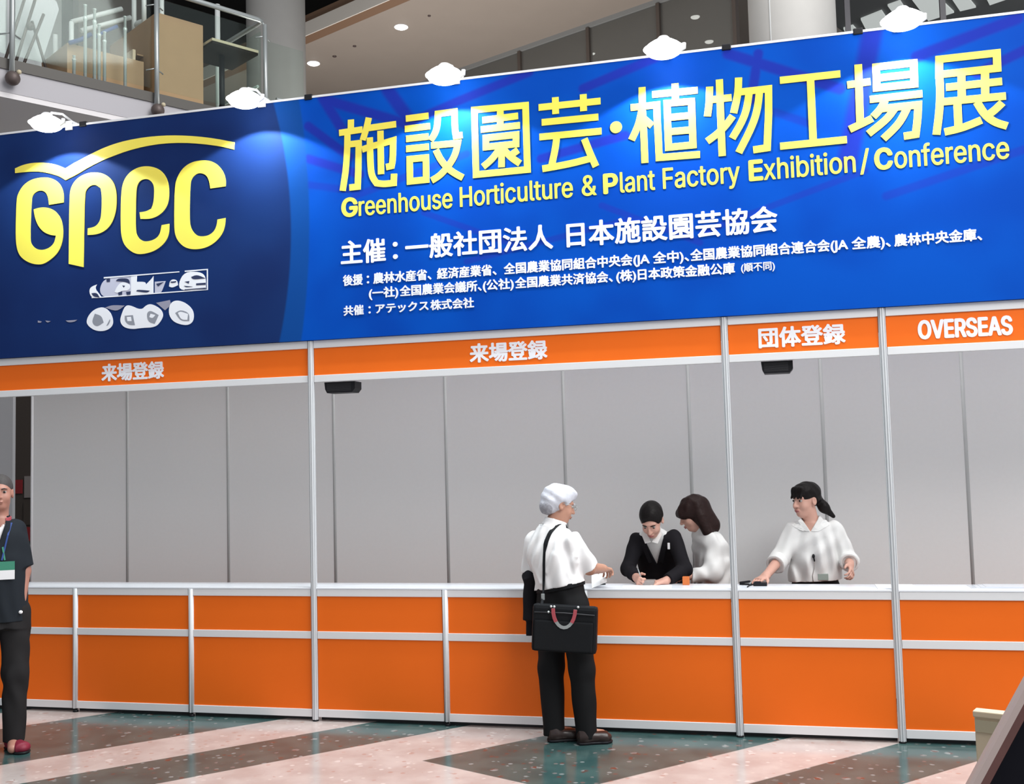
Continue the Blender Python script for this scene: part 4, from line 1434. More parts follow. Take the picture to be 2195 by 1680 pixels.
    for yo in (-.060, .052):
        m = MB()
        hp = [M @ Vector((.07 * math.cos(a), yo, .125 + .115 * math.sin(a))) for a in [math.pi + k * math.pi / 12 for k in range(13)]]
        strap_mesh(m, hp, .020, (0, -1, 0), .004)
        hh = m.build('handle', MAT['steel'], b)
        for s0, s1 in ((0, 4), (9, 13)):
            m = MB()
            strap_mesh(m, [p + Vector((0, -.005 if yo < 0 else .005, 0)) for p in hp[s0:s1]], .022, (0, -1, 0), .004)
            m.build('red_trim', MAT['red_stripe'], hh)
    for px, pz in ((-.085, .135), (-.065, .135), (-.10, .10), (.085, .14)):
        MB().ball(M @ Vector((px, -.052, pz)), .008, n=10).build('rivet', MAT['chrome'], b)
    pts = [(1.800, -.3, 1.0), (1.806, -.3, 1.08), (1.810, -.3, 1.16), (1.815, -.3, 1.24), (1.828, -.3, 1.31), (1.850, -.3, 1.365)]
    L = [M @ Vector((-.15, -.03, .135)), Vector((1.792, -.44, .94))] + drape(trees, pts, (-.2, -1, .1))
    L += drape(trees, [(1.880, -.27, 1.39), (1.905, -.22, 1.38), (1.93, -.17, 1.36)], (.2, -.1, 1))
    L += drape(trees, [(1.93, -.15, 1.28), (1.94, -.15, 1.18), (1.955, -.15, 1.06), (1.96, -.15, .99)], (.4, .9, 0))
    m = MB()
    # webbing follows the body: local outward normal changes from back to front
    pts3 = L
    for i in range(1):
        pts3 = [pts3[0]] + [q for a, c in zip(pts3[:-1], pts3[1:]) for q in (a.lerp(c, .33), a.lerp(c, .67))] + [pts3[-1]]
    cen = Vector((1.84, -.24, 1.15))
    rings = []
    for i, p in enumerate(pts3):
        d = (pts3[min(i + 1, len(pts3) - 1)] - pts3[max(i - 1, 0)]).normalized()
        nn = p - cen
        if p.z > 1.33: nn = Vector((.1, -.1, 1))
        x = d.cross(nn).normalized()
        y = x.cross(d).normalized()
        w = .030 if p.z > 1.25 and p.z < 1.40 else .017
        rings.append([m.bm.verts.new(p + x * a * w / 2 + y * c * .0025) for a, c in ((-1, -1), (1, -1), (1, 1), (-1, 1))])
    for i in range(len(rings) - 1):
        for k in range(4):
            m.bm.faces.new((rings[i][k], rings[i][(k + 1) % 4], rings[i + 1][(k + 1) % 4], rings[i + 1][k]))
    m.build('shoulder_strap', MAT['bag'], b)
    MB().box((1.784, -.466, .925), (1.806, -.452, .965), .003).build('buckle', MAT['steel'], b)

    # dark jacket over the left forearm
    V = Vol((1.52, -.30, .60), (1.85, .16, 1.10), .006)
    V.put(tc((1.660, -.155, 1.035), (1.660, -.15, .76), (.085, .030), (.088, .046), (.5, .86, 0)))
    V.put(tc((1.69, -.13, 1.035), (1.668, -.12, .655), (.080, .028), (.078, .036), (.75, .6, 0)), .02)
    V.put(rc((1.640, -.17, 1.045), (1.715, -.035, 1.045), .048, .048), .03)
    V.ripple(.004, [(60, 32, 6, 0), (-50, 60, 10, 1.4)])
    V.put(rc(elL, elL + (wrL - elL) * 1.4, .046, .040), .0, 's')
    j = V.mesh('jacket')
    tag(link_mesh('jacket', j, MAT['suit'], None, True), 'dark folded jacket hanging over the left forearm of the white-haired man', 'jacket')

    # sheet of paper under his hand
    m = MB()
    Mp = Matrix.Translation((2.065, .085, 1.000)) @ Matrix.Rotation(math.radians(-22), 4, 'Y') @ Matrix.Rotation(math.radians(25), 4, 'X')
    m.box((-.055, -.085, -.001), (.055, .085, .001), 0, M=Mp)
    tag(m.build('paper_sheet', MAT['paper']), 'white sheet of paper held by the white-haired man over the counter', 'paper')


old_man()


# ------------------------------------------------------------------ the woman in the black suit, writing
def suit_woman():
    B = (2.40, .76, 0)
    t = thing('person', B, 'person in a black suit with dark tied hair, bent over the counter and writing', 'person')
    side = A(1, 0, 0)
    hc = A(2.388, .470, 1.372)
    HR = frame((-.10, -.74, -.62))
    P = lambda r, ff, u: hc + HR @ A(r, ff, u)
    shR, shL = A(2.262, .600, 1.222), A(2.530, .590, 1.240)      # her right is the picture's left
    elR, wrR = A(2.205, .50, 1.025), A(2.295, .285, .985)
    elL, wrL = A(2.610, .46, 1.025), A(2.495, .270, .965)
    st = [((2.40, .82, .84), .160, .105), ((2.40, .78, .98), .135, .095), ((2.395, .70, 1.12), .150, .100), ((2.392, .635, 1.22), .150, .085), ((2.385, .575, 1.30), .062, .055)]
    hips = [((2.32, .80, .84), (2.32, .78, .46), (2.32, .82, .07)), ((2.48, .80, .84), (2.48, .78, .46), (2.48, .82, .07))]
    V = Vol((2.02, .04, 0), (2.80, 1.02, 1.54), .006)
    trunk(V, st, side)
    V.put(rc((2.385, .58, 1.27), (2.378, .505, 1.345), .050, .046), .03)
    head(V, hc, HR, .92)
    for a, b, c in ((shR, elR, wrR), (shL, elL, wrL)):
        V.put(rc(a, b, .043, .037), .03)
        V.put(rc(b, c, .037, .026), .015)
    hand(V, wrR, (.25, -.75, -.20), (.75, 0, -.6), (.3, -.2, .9), 1.0, .93, True)
    hand(V, wrL, (-.85, -.45, -.10), (0, 0, -1), (-.35, .9, .2), .22, .93)
    leg_pair(V, hips, (.075, .055, .04), flat=False)
    for (h, k, a) in hips:
        V.put(rc(A(*a) - A(0, 0, .02), A(*a) + A(0, -.12, -.04), .036, .028), .02)
    link_mesh('body', V.mesh('body'), MAT['skin_f'], t, True)
    face_parts(t, hc, HR, MAT['lips_f'], MAT['hair_b'])
    V = Vol(*[q.tolist() for q in bounds(hc, m=.19)], .005)
    V.put(el(P(0, -.022, .034), (.084, .106, .094), HR))
    V.put(el(P(0, -.11, .02), (.040, .035, .038), HR), .02)
    V.put(el(P(-.012, .105, -.035), (.082, .075, .098), HR), .012, 's')
    V.put(el(P(.075, -.005, -.055), (.05, .075, .05), HR), .015, 's')
    V.put(el(P(-.075, -.005, -.055), (.05, .075, .05), HR), .015, 's')
    V.cut(P(0, -.05, -.085), -HR[:, 2])
    V.ripple(.0014, [(60, 80, 90, 0)])
    link_mesh('hair', V.mesh('hair'), MAT['hair_b'], t, True)
    # white blouse
    V = Vol((2.18, .40, .86), (2.62, .98, 1.40), .005)
    trunk(V, [(c, w + .008, d + .010) for c, w, d in st[1:]], side, .04)
    V.put(rc((2.385, .575, 1.27), (2.380, .53, 1.325), .062, .058, True), .02)
    V.put(rc((2.385, .58, 1.27), (2.376, .49, 1.365), .051, .049), .004, 's')
    V.cut(A(0, 0, .88), (0, 0, -1))
    blouse = link_mesh('blouse', V.mesh('blouse'), MAT['blouse'], t, True)
    for q in (-1, 1):
        m = MB()
        m.prism([(2.380 + q * .004, 1.215), (2.380 + q * .050, 1.315), (2.380 + q * .072, 1.265), (2.380 + q * .045, 1.205)], 1, -.002, .002)
        for v in m.bm.verts: v.co.y += .487 + (v.co.z - 1.21) * .50
        m.build('collar', MAT['blouse'], blouse)
    # jacket, open in a V
    V = Vol((2.02, .16, .84), (2.80, 1.0, 1.36), .005)
    trunk(V, [((2.40, .80, .84), .172, .125), ((2.40, .77, .98), .155, .120), ((2.395, .69, 1.12), .166, .120), ((2.392, .632, 1.21), .154, .106), ((2.388, .590, 1.285), .080, .074)], side, .045)
    for a, b, c in ((shR, elR, wrR), (shL, elL, wrL)):
        V.put(rc(a, b, .056, .052), .03)
        V.put(rc(b, b + (c - b) * .90, .052, .042, True), .02)
    V.ripple(.0022, [(52, 28, 22, .4), (-54, 30, 12, 2)])
    # the V opening: wedge of the chest removed
    def wedge(X, Y, Z):
        hw = np.clip((Z - 1.045) * .36, -.02, .070)
        return np.maximum(np.abs(X - (2.392 - (1.2 - Z) * -.03)) - hw, Y - .605 - (1.20 - Z) * .45)
    V.put((wedge, A(2.25, .10, 1.0), A(2.53, .70, 1.36)), .004, 's')
    V.put(rc((2.385, .59, 1.25), (2.376, .47, 1.38), .066, .066), .006, 's')
    jk = link_mesh('suit_jacket', V.mesh('suit_jacket'), MAT['suit'], t, True)
    tree = [bvh_of(jk)]
    # lapels lie on the jacket beside the opening
    for q in (-1, 1):
        pts = [(2.392 + q * (.022 + (z - 1.05) * .30), .5, z) for z in (1.06, 1.12, 1.18, 1.235)]
        m = MB()
        L = drape(tree, [(p[0] + q * .012, p[1], p[2]) for p in pts], (0, -1, 0), .003)
        strap_mesh(m, L, .030, (0, -1, .3), .002)
        m.build('lapel', MAT['suit'], jk)
    b1 = drape(tree, [(2.497, .5, 1.19)], (0, -1, 0), .004)[0]
    MB().box((b1.x - .009, b1.y - .004, b1.z - .030), (b1.x + .009, b1.y + .004, b1.z + .016), .003).build('name_badge', MAT['paper'], t)
    # trousers
    V = Vol((2.18, .60, .02), (2.64, 1.02, .92), .007)
    trunk(V, [((2.40, .81, .78), .170, .122), ((2.40, .80, .90), .155, .115)], side, .03)
    leg_pair(V, [(a, b, (c[0], c[1], .04)) for a, b, c in hips], (.090, .070, .058), .03)
    V.cut(A(0, 0, .035), (0, 0, -1))
    link_mesh('trousers', V.mesh('trousers'), MAT['trouser'], t, True)
    for x in (2.32, 2.48): shoe(t, (x, .87, 0), (x, .64, 0), w=.04)
    # pen in her right hand
    m = MB().tube([(2.352, .195, .952), (2.325, .215, 1.02), (2.312, .225, 1.055)], [.0012, .004, .004], 8)
    tag(m.build('pen', MAT['steel']), 'slim silver pen held by the person in the black suit', 'pen')


suit_woman()


# ------------------------------------------------------------------ the woman with loose brown hair, turned away behind
def bob_woman():
    B = (2.76, .82, 0)
    t = thing('person', B, 'person with shoulder-length brown hair and white blouse, turned left behind the suited woman', 'person')
    F = frame((-.86, -.35, 0))
    side = F[:, 0]
    hc = A(2.655, .76, 1.400)
    HR = frame((-.86, -.22, -.42))
    P = lambda r, ff, u: hc + HR @ A(r, ff, u)
    shN, shF = A(2.785, .715, 1.205), A(2.710, .930, 1.200)
    elN, wrN = A(2.800, .650, .985), A(2.625, .570, .965)
    elF, wrF = A(2.705, .985, .97), A(2.690, .96, .74)
    st = [((2.78, .83, .84), .160, .105), ((2.78, .83, .97), .132, .095), ((2.770, .825, 1.11), .145, .102), ((2.755, .82, 1.21), .145, .085), ((2.725, .80, 1.29), .062, .055)]
    hips = [((2.76, .75, .84), (2.75, .75, .46), (2.77, .76, .07)), ((2.80, .90, .84), (2.79, .90, .46), (2.81, .90, .07))]
    V = Vol((2.34, .42, 0), (3.02, 1.14, 1.56), .006)
    trunk(V, st, side)
    V.put(rc((2.725, .80, 1.27), (2.675, .775, 1.35), .050, .047), .03)
    head(V, hc, HR, .92)
    for a, b, c in ((shN, elN, wrN), (shF, elF, wrF)):
        V.put(rc(a, b, .043, .037), .03)
        V.put(rc(b, c, .037, .026), .015)
    hand(V, wrN, (-.95, -.25, -.2), (0, 0, -1), (-.2, .95, 0), .35, .92)
    hand(V, wrF, (-.1, -.1, -.98), (.3, -.9, 0), (-.9, -.3, 0), .35, .92)
    leg_pair(V, hips, (.075, .055, .04), flat=False)
    for (h, k, a) in hips:
        V.put(rc(A(*a) - A(0, 0, .02), A(*a) + A(-.11, -.04, -.04), .036, .028), .02)
    link_mesh('body', V.mesh('body'), MAT['skin_f'], t, True)
    face_parts(t, hc, HR, MAT['lips_f'], MAT['hair_br'])
    V = Vol(*[q.tolist() for q in bounds(hc, m=.26)], .005)
    V.put(el(P(0, -.022, .034), (.090, .112, .097), HR))
    V.put(rc(P(0, -.05, .0), hc + A(.125, .02, -.085), .088, .070), .04)
    V.put(rc(hc + A(.06, -.05, -.02), hc + A(.105, -.055, -.130), .050, .038), .03)
    V.put(rc(hc + A(.06, .05, -.02), hc + A(.105, .065, -.130), .050, .038), .03)
    V.put(el(P(0, .070, .030), (.072, .045, .050), HR), .03)
    V.put(el(P(0, .120, -.055), (.068, .070, .078), HR), .015, 's')
    V.ripple(.0025, [(60, 90, 14, 0), (80, -50, 10, 2)])
    link_mesh('hair', V.mesh('hair'), MAT['hair_br'], t, True)
    V = Vol((2.34, .42, .80), (3.02, 1.14, 1.36), .005)
    trunk(V, [((2.79, .83, .80), .176, .128), ((2.785, .83, .95), .158, .122), ((2.775, .825, 1.11), .165, .126), ((2.757, .82, 1.21), .160, .106), ((2.730, .802, 1.285), .078, .072)], side, .045)
    V.put(rc((2.722, .80, 1.26), (2.700, .785, 1.315), .066, .062, True), .015)
    for a, b, c in ((shN, elN, wrN), (shF, elF, wrF)):
        V.put(rc(a, b, .058, .062), .03)
        V.put(rc(b, b + (c - b) * .92, .062, .046, True), .03)
    V.ripple(.0065, [(44, 46, 22, .4), (-54, 40, 30, 2), (30, 34, -42, 1)])
    V.put(rc((2.722, .80, 1.26), (2.66, .77, 1.37), .052, .052), .004, 's')
    link_mesh('blouse', V.mesh('blouse'), MAT['blouse'], t, True)
    V = Vol((2.50, .60, .02), (3.0, 1.06, .90), .007)
    trunk(V, [((2.78, .83, .76), .168, .118), ((2.78, .83, .88), .158, .112)], side, .03)
    leg_pair(V, [(a, b, (c[0], c[1], .04)) for a, b, c in hips], (.090, .070, .058), .03)
    V.cut(A(0, 0, .035), (0, 0, -1))
    link_mesh('trousers', V.mesh('trousers'), MAT['trouser'], t, True)
    for x, y in ((2.79, .765), (2.83, .905)): shoe(t, (x + .03, y, 0), (x - .19, y - .06, 0), w=.04)


bob_woman()


# ------------------------------------------------------------------ the woman with the ponytail
def pony_woman():
    B = (3.49, .68, 0)
    t = thing('person', B, 'person with black ponytail and loose white blouse, reaching to the counter, looking left', 'person')
    side = unit(A(1, -.06, 0))
    hc = A(3.452, .640, 1.490)
    HR = frame((-.72, -.68, -.10))
    P = lambda r, ff, u: hc + HR @ A(r, ff, u)
    shR, shL = A(3.366, .660, 1.284), A(3.632, .660, 1.290)     # her right is the picture's left
    elR, wrR = A(3.262, .600, 1.085), A(3.165, .350, .992)
    elL, wrL = A(3.725, .680, 1.075), A(3.722, .520, 1.050)
    st = [((3.495, .70, .84), .165, .110), ((3.495, .70, .98), .140, .100), ((3.495, .69, 1.12), .155, .108), ((3.495, .68, 1.235), .155, .090), ((3.490, .67, 1.325), .062, .056)]
    hips = [((3.415, .70, .84), (3.415, .68, .46), (3.415, .71, .07)), ((3.575, .70, .84), (3.575, .68, .46), (3.575, .71, .07))]
    V = Vol((3.00, .10, 0), (3.92, .96, 1.65), .006)
    trunk(V, st, side)
    V.put(rc((3.490, .67, 1.30), (3.470, .655, 1.42), .053, .050), .03)
    head(V, hc, HR, .95)
    for a, b, c in ((shR, elR, wrR), (shL, elL, wrL)):
        V.put(rc(a, b, .044, .039), .03)
        V.put(rc(b, c, .039, .027), .015)
    hand(V, wrR, (-.62, -.74, -.26), (0, -.2, -1), (.75, -.6, 0), .28, .95)
    hand(V, wrL, (.10, -.75, -.62), (-.8, -.2, -.3), (-.35, -.4, .8), .6, .95)
    leg_pair(V, hips, (.078, .057, .042), flat=False)
    for (h, k, a) in hips:
        V.put(rc(A(*a) - A(0, 0, .02), A(*a) + A(0, -.12, -.04), .036, .028), .02)
    link_mesh('body', V.mesh('body'), MAT['skin_f'], t, True)
    face_parts(t, hc, HR, MAT['lips_f'], MAT['hair_b'])
    V = Vol(*[q.tolist() for q in bounds(hc, hc + A(.2, .1, -.15), m=.15)], .005)
    V.put(el(P(0, -.022, .034), (.086, .108, .094), HR))
    V.put(el(P(0, .026, .068), (.072, .056, .036), HR), .03)
    V.put(el(P(0, .115, -.050), (.085, .078, .088), HR), .012, 's')
    V.put(el(P(.088, .03, -.05), (.05, .085, .072), HR), .012, 's')
    V.put(el(P(-.088, .03, -.05), (.05, .085, .072), HR), .012, 's')
    V.cut(P(0, -.06, -.060), -HR[:, 2] - .6 * HR[:, 1])
    for r0, r1 in ((-.045, -.052), (-.02, -.022), (.012, .010), (.036, .04)):
        V.put(rc(P(r0, .064, .084), P(r1, .091, .026), .016, .007), .016)
    V.put(rc(P(0, -.105, .0), hc + A(.125, .055, -.060), .030, .036), .02)
    V.put(rc(hc + A(.120, .055, -.055), hc + A(.185, .075, -.120), .036, .014), .02)
    V.ripple(.0016, [(60, 80, 60, 0), (80, -50, 90, 2)])
    link_mesh('hair', V.mesh('hair'), MAT['hair_b'], t, True)
    # blouse
    V = Vol((3.06, .28, .85), (3.90, .96, 1.42), .005)
    trunk(V, [((3.490, .70, .86), .186, .140), ((3.492, .70, .98), .176, .136), ((3.495, .69, 1.12), .172, .132), ((3.495, .68, 1.240), .160, .110), ((3.490, .67, 1.335), .084, .076)], side, .05)
    V.put(rc((3.490, .67, 1.30), (3.482, .665, 1.372), .072, .068, True), .015)
    V.put(rc(shR, elR, .058, .060), .035)
    V.put(rc(elR, elR + (wrR - elR) * .32, .060, .060, True), .03)
    V.put(rc(shL, elL, .058, .060), .035)
    V.put(rc(elL, elL + (wrL - elL) * .62, .060, .056, True), .03)
    V.ripple(.0068, [(56, 30, 14, .4), (-50, 26, 24, 2), (34, 10, -36, 1), (76, 18, 6, 3)])
    def vneck(X, Y, Z):
        hw = np.clip((Z - 1.272) * .62, -.02, .055)
        return np.maximum(np.abs(X - 3.475) - hw, Y - .655)
    V.put((vneck, A(3.38, .45, 1.25), A(3.57, .68, 1.40)), .004, 's')
    V.put(rc((3.490, .67, 1.28), (3.468, .652, 1.45), .056, .056), .004, 's')
    V.cut(A(3.49, .6, .928), (.05, 0, -1))
    bl = link_mesh('blouse', V.mesh('blouse'), MAT['blouse'], t, True)
    for nm, e, w, f0, f1, r in (('cuff', elR, wrR, .12, .36, .070), ('cuff', elL, wrL, .28, .70, .068)):
        V = Vol(*[q.tolist() for q in bounds(e, w, m=.10)], .004)
        V.put(rc(e + (w - e) * f0, e + (w - e) * f1, r, r - .004, True))
        V.cut(e + (w - e) * f0, (e - w))
        V.put(rc(e, w, .050, .046), .0, 's')
        link_mesh(nm, V.mesh(nm), MAT['blouse'], bl, True)
    tree = [bvh_of(bl)]
    for q, pts in ((1, [(3.478, 1.276), (3.542, 1.368), (3.605, 1.318), (3.532, 1.276)]), (-1, [(3.470, 1.276), (3.415, 1.362), (3.352, 1.316), (3.420, 1.274)])):
        m = MB()
        m.prism(pts, 1, -.002, .002)
        bmesh.ops.subdivide_edges(m.bm, edges=m.bm.edges[:], cuts=2, use_grid_fill=True)
        for v in m.bm.verts:
            h = drape(tree, [(v.co.x, .6, min(v.co.z, 1.345))], (0, -1, 0), .004)[0]
            v.co.y += h.y if h.y < .66 else .605
        bmesh.ops.recalc_face_normals(m.bm, faces=m.bm.faces)
        m.build('collar', MAT['blouse'], bl)
    c0 = drape(tree, [(3.487, .5, 1.105), (3.492, .5, 1.07)], (0, -1, 0), .008)
    m = MB()
    m.ball(c0[0], (.010, .008, .016), n=10)
    m.tube([c0[0], c0[1]], .005, 8)
    m.build('clip_microphone', MAT['black'], t)
    L = drape(tree, [(3.492, .5, 1.07), (3.488, .5, 1.02), (3.475, .5, .97), (3.478, .5, .93)], (0, -1, 0), .004)
    MB().tube(L, .0022, 6).build('microphone_cord', MAT['notice'], t)
    c1 = drape(tree, [(3.545, .5, .962)], (0, -1, 0), .006)[0]
    MB().box((c1.x - .035, c1.y - .003, c1.z - .022), (c1.x + .035, c1.y + .002, c1.z + .022), .002).build('id_card', MAT['greencard'], t)
    V = Vol((3.26, .50, .02), (3.74, .94, 1.0), .007)
    trunk(V, [((3.495, .70, .78), .172, .124), ((3.495, .70, .96), .150, .112)], side, .03)
    leg_pair(V, [(a, b, (c[0], c[1], .04)) for a, b, c in hips], (.092, .072, .060), .03)
    V.cut(A(0, 0, .035), (0, 0, -1))
    link_mesh('trousers', V.mesh('trousers'), MAT['trouser'], t, True)
    for x in (3.415, 3.575): shoe(t, (x, .76, 0), (x, .53, 0), w=.04)


pony_woman()


# ------------------------------------------------------------------ the man with the badge at the left edge
def badge_man():
    B = (-1.70, -1.07, 0)
    t = thing('person', B, 'person in dark short-sleeved polo with green and white badge, cut by the left edge', 'person')
    F = frame((.50, -.86, 0))
    side = -F[:, 0]
    hc = A(-1.765, -1.075, 1.690)
    HR = frame((.60, -.80, .02))
    P = lambda r, ff, u: hc + HR @ A(r, ff, u)
    shN, shF = A(-1.705, -.995, 1.440), A(-1.945, -1.165, 1.440)
    elN, wrN = A(-1.650, -.985, 1.165), A(-1.628, -1.04, .950)
    elF, wrF = A(-1.985, -1.20, 1.165), A(-1.95, -1.30, .94)
    st = [((-1.760, -1.07, .90), .155, .110), ((-1.765, -1.07, 1.06), .150, .110), ((-1.785, -1.07, 1.25), .162, .112), ((-1.790, -1.07, 1.38), .150, .095), ((-1.780, -1.07, 1.52), .068, .062)]
    hips = [((-1.685, -1.02, .90), (-1.672, -1.03, .50), (-1.680, -1.03, .09)), ((-1.845, -1.10, .90), (-1.86, -1.20, .50), (-1.88, -1.05, .12))]
    V = Vol((-2.16, -1.52, 0), (-1.42, -.80, 1.86), .006)
    trunk(V, st, side)
    V.put(rc((-1.780, -1.07, 1.50), (-1.772, -1.072, 1.62), .062, .058), .03)
    head(V, hc, HR, 1.08)
    for a, b, c in ((shN, elN, wrN), (shF, elF, wrF)):
        V.put(rc(a, b, .052, .045), .03)
        V.put(rc(b, c, .045, .031), .015)
    hand(V, wrN, (.05, -.25, -.95), (-.9, .2, 0), (.1, -.95, .2), .45)
    hand(V, wrF, (.1, -.3, -.95), (.9, 0, 0), (.1, -.95, .2), .45)
    leg_pair(V, hips, (.078, .060, .046), flat=False)
    for (h, k, a) in hips:
        V.put(rc(A(*a) - A(0, 0, .03), A(*a) + A(.07, -.10, -.055), .040, .030), .02)
    link_mesh('body', V.mesh('body'), MAT['skin_r'], t, True)
    face_parts(t, hc, HR, MAT['lips_m'], MAT['hair_s'])
    V = Vol(*[q.tolist() for q in bounds(hc, m=.16)], .005)
    V.put(el(P(0, -.024, .034), (.079, .098, .091), HR))
    V.put(el(P(0, .120, -.045), (.095, .090, .105), HR), .012, 's')
    V.put(el(P(.085, .02, -.03), (.03, .05, .05), HR), .012, 's')
    V.put(el(P(-.085, .02, -.03), (.03, .05, .05), HR), .012, 's')
    V.cut(P(0, -.06, -.060), -HR[:, 2])
    link_mesh('hair', V.mesh('hair'), MAT['hair_s'], t, True)
    V = Vol((-2.14, -1.34, .84), (-1.46, -.80, 1.60), .005)
    trunk(V, [((-1.760, -1.07, .84), .176, .132), ((-1.765, -1.07, 1.00), .172, .132), ((-1.785, -1.07, 1.25), .182, .130), ((-1.790, -1.07, 1.39), .168, .112), ((-1.780, -1.07, 1.505), .088, .080)], side, .05)
    V.put(rc((-1.780, -1.07, 1.49), (-1.777, -1.072, 1.545), .076, .072, True), .012)
    for a, b in ((shN, elN), (shF, elF)):
        V.put(rc(a, a + (b - a) * .90, .066, .066, True), .035)
    V.ripple(.003, [(56, 40, 12, .4), (-50, 36, 24, 2)])
    V.put(rc((-1.778, -1.075, 1.47), (-1.765, -1.085, 1.66), .064, .062), .004, 's')
    def vneck(X, Y, Z):
        a = (X + 1.775) * F[0, 0] + (Y + 1.07) * F[1, 0]
        b = (X + 1.775) * F[0, 1] + (Y + 1.07) * F[1, 1]
        return np.maximum(np.abs(a) - np.clip((Z - 1.30) * .28, -.02, .05), -b)
    V.put((vneck, A(-1.95, -1.35, 1.28), A(-1.6, -.95, 1.6)), .004, 's')
    pl = link_mesh('polo_shirt', V.mesh('polo_shirt'), MAT['polo'], t, True)
    V = Vol((-2.0, -1.30, 1.20), (-1.56, -.85, 1.60), .006)
    trunk(V, [((-1.785, -1.07, 1.22), .170, .118), ((-1.790, -1.07, 1.38), .152, .096), ((-1.780, -1.07, 1.50), .078, .070)], side, .03)
    V.put(rc((-1.778, -1.075, 1.47), (-1.765, -1.085, 1.66), .070, .068), .004, 's')
    link_mesh('undershirt', V.mesh('undershirt'), MAT['shirt'], t, True)
    V = Vol((-1.92, -1.24, 1.46), (-1.64, -.92, 1.62), .004)
    V.put(rc((-1.780, -1.07, 1.485), (-1.777, -1.073, 1.532), .082, .078, True))
    V.put(rc((-1.780, -1.07, 1.40), (-1.77, -1.08, 1.66), .072, .070), .0, 's')
    V.put((vneck, A(-1.95, -1.35, 1.28), A(-1.6, -.95, 1.62)), .004, 's')
    V.cut(A(-1.78, -1.07, 1.485), (0, 0, -1))
    link_mesh('collar', V.mesh('collar'), MAT['red_stripe'], pl, True)
    V = Vol((-2.10, -1.34, .04), (-1.50, -.84, 1.0), .006)
    trunk(V, [((-1.762, -1.07, .80), .166, .124), ((-1.762, -1.07, .96), .150, .112)], side, .03)
    leg_pair(V, [(a, b, (c[0], c[1], c[2] - .035)) for a, b, c in hips], (.098, .080, .066), .03)
    V.ripple(.004, [(46, 36, 16, 0), (-48, 42, 30, 1)])
    tr = link_mesh('trousers', V.mesh('trousers'), MAT['trouser_g'], t, True)
    shoe(t, (-1.735, -1.00, 0), (-1.525, -1.12, 0), 'shoe', 'shoe_red')
    shoe(t, (-1.915, -1.00, 0), (-1.795, -1.235, 0), 'shoe', 'shoe_red')
    MB().ball((-1.590, -1.085, .905), (.014, .012, .012), n=12).build('key_fob', MAT['paper'], t)
    tree = [bvh_of(pl), bvh_of(tr)]
    bd = (.50, -.86, 0)
    # lanyard and badge
    b = thing('name_badge', (-1.66, -1.22, 1.13), 'green and white name badge on a lanyard worn by the person at the left edge', 'badge')
    r = Vector((.86, .50, 0))
    c0 = Vector(drape(tree, [(-1.672, -1.1, 1.24)], bd, .012)[0])
    N = Vector(bd).normalized()
    for x0, x1, off in ((-.012, .046, 0), (.012, -.046, 0)):
        pts = [(-1.70 + r.x * x1 * q + r.x * x0 * (1 - q), -1.1, z) for q, z in ((0, 1.25), (.35, 1.33), (.7, 1.41), (1.0, 1.49))]
        m = MB()
        strap_mesh(m, drape(tree, pts, bd, .005), .010, bd, .0015)
        m.build('lanyard', MAT['blue_tape'] if x0 < 0 else MAT['green'], b)
    def card(name, z0, z1, off, mm, w=.046):
        m = MB()
        P8 = []
        for o in (off - .001, off + .001):
            for a, z in ((-w, z0), (w, z0), (w, z1), (-w, z1)):
                P8.append(m.bm.verts.new(c0 + r * a + N * o + Vector((0, 0, z - 1.24))))
        for q in ((0, 1, 2, 3), (7, 6, 5, 4), (0, 4, 5, 1), (1, 5, 6, 2), (2, 6, 7, 3), (3, 7, 4, 0)):
            m.bm.faces.new([P8[k] for k in q])
        bmesh.ops.recalc_face_normals(m.bm, faces=m.bm.faces)
        return m.build(name, MAT[mm], b)
    card('card', 1.125, 1.185, .004, 'paper')
    card('card_header', 1.185, 1.242, .004, 'green')


badge_man()

# ================================================================== THINGS ON THE COUNTER
ZT = .9442
m = MB().quad([(2.215, .160, ZT + .0006), (2.232, .020, ZT + .0006), (2.56, .030, ZT + .0006), (2.545, .19, ZT + .0006)])
m.bm.faces.ensure_lookup_table()
r = bmesh.ops.extrude_face_region(m.bm, geom=m.bm.faces[:])
for v in [g for g in r['geom'] if isinstance(g, bmesh.types.BMVert)]: v.co.z += .0015
bmesh.ops.recalc_face_normals(m.bm, faces=m.bm.faces)
tag(m.build('paper_form', MAT['paper']), 'bright white form lying flat under the hands of the person in the black suit', 'paper')
tag(MB().box((3.86, .045, ZT), (4.09, .27, ZT + .004), 0, M=None).build('paper_stack', MAT['paper']), 'stack of white paper on the counter beside the post right of the ponytailed woman', 'paper')
m = MB()
for k in range(4):
    m.box((4.42 + .03 * k, .08 + .01 * k, ZT + .002 * k), (4.98, .27, ZT + .002 * k + .0015))
tag(m.build('plastic_sheet', MAT['film']), 'clear plastic sheets lying on the counter at the right edge', 'plastic sheet')
tag(MB().box((2.615, .215, ZT), (2.660, .260, ZT + .055), .003).build('small_carton', MAT['orange_box']), 'small orange carton on the counter behind the arm of the suited person', 'box')


def stapler(x, y, rot, name, lab, cat, sc=1.0):
    t = thing(name, (x, y, ZT), lab, cat)
    M = Matrix.Translation((x, y, ZT)) @ Matrix.Rotation(rot, 4, 'Z') @ Matrix.Scale(sc, 4)
    MB().box((-.045, -.016, 0), (.045, .016, .010), .003, M=M).build('base', MAT['black'], t)
    MB().box((-.046, -.013, .0), (.036, .013, .016), .005, M=M @ Matrix.Translation((0, 0, .014)) @ Matrix.Rotation(math.radians(-9), 4, 'Y')).build('upper_arm', MAT['black'], t)
    MB().tube([M @ Vector((.036, -.014, .014)), M @ Vector((.036, .014, .014))], .007 * sc, 8).build('pivot', MAT['steel'], t)
    return t


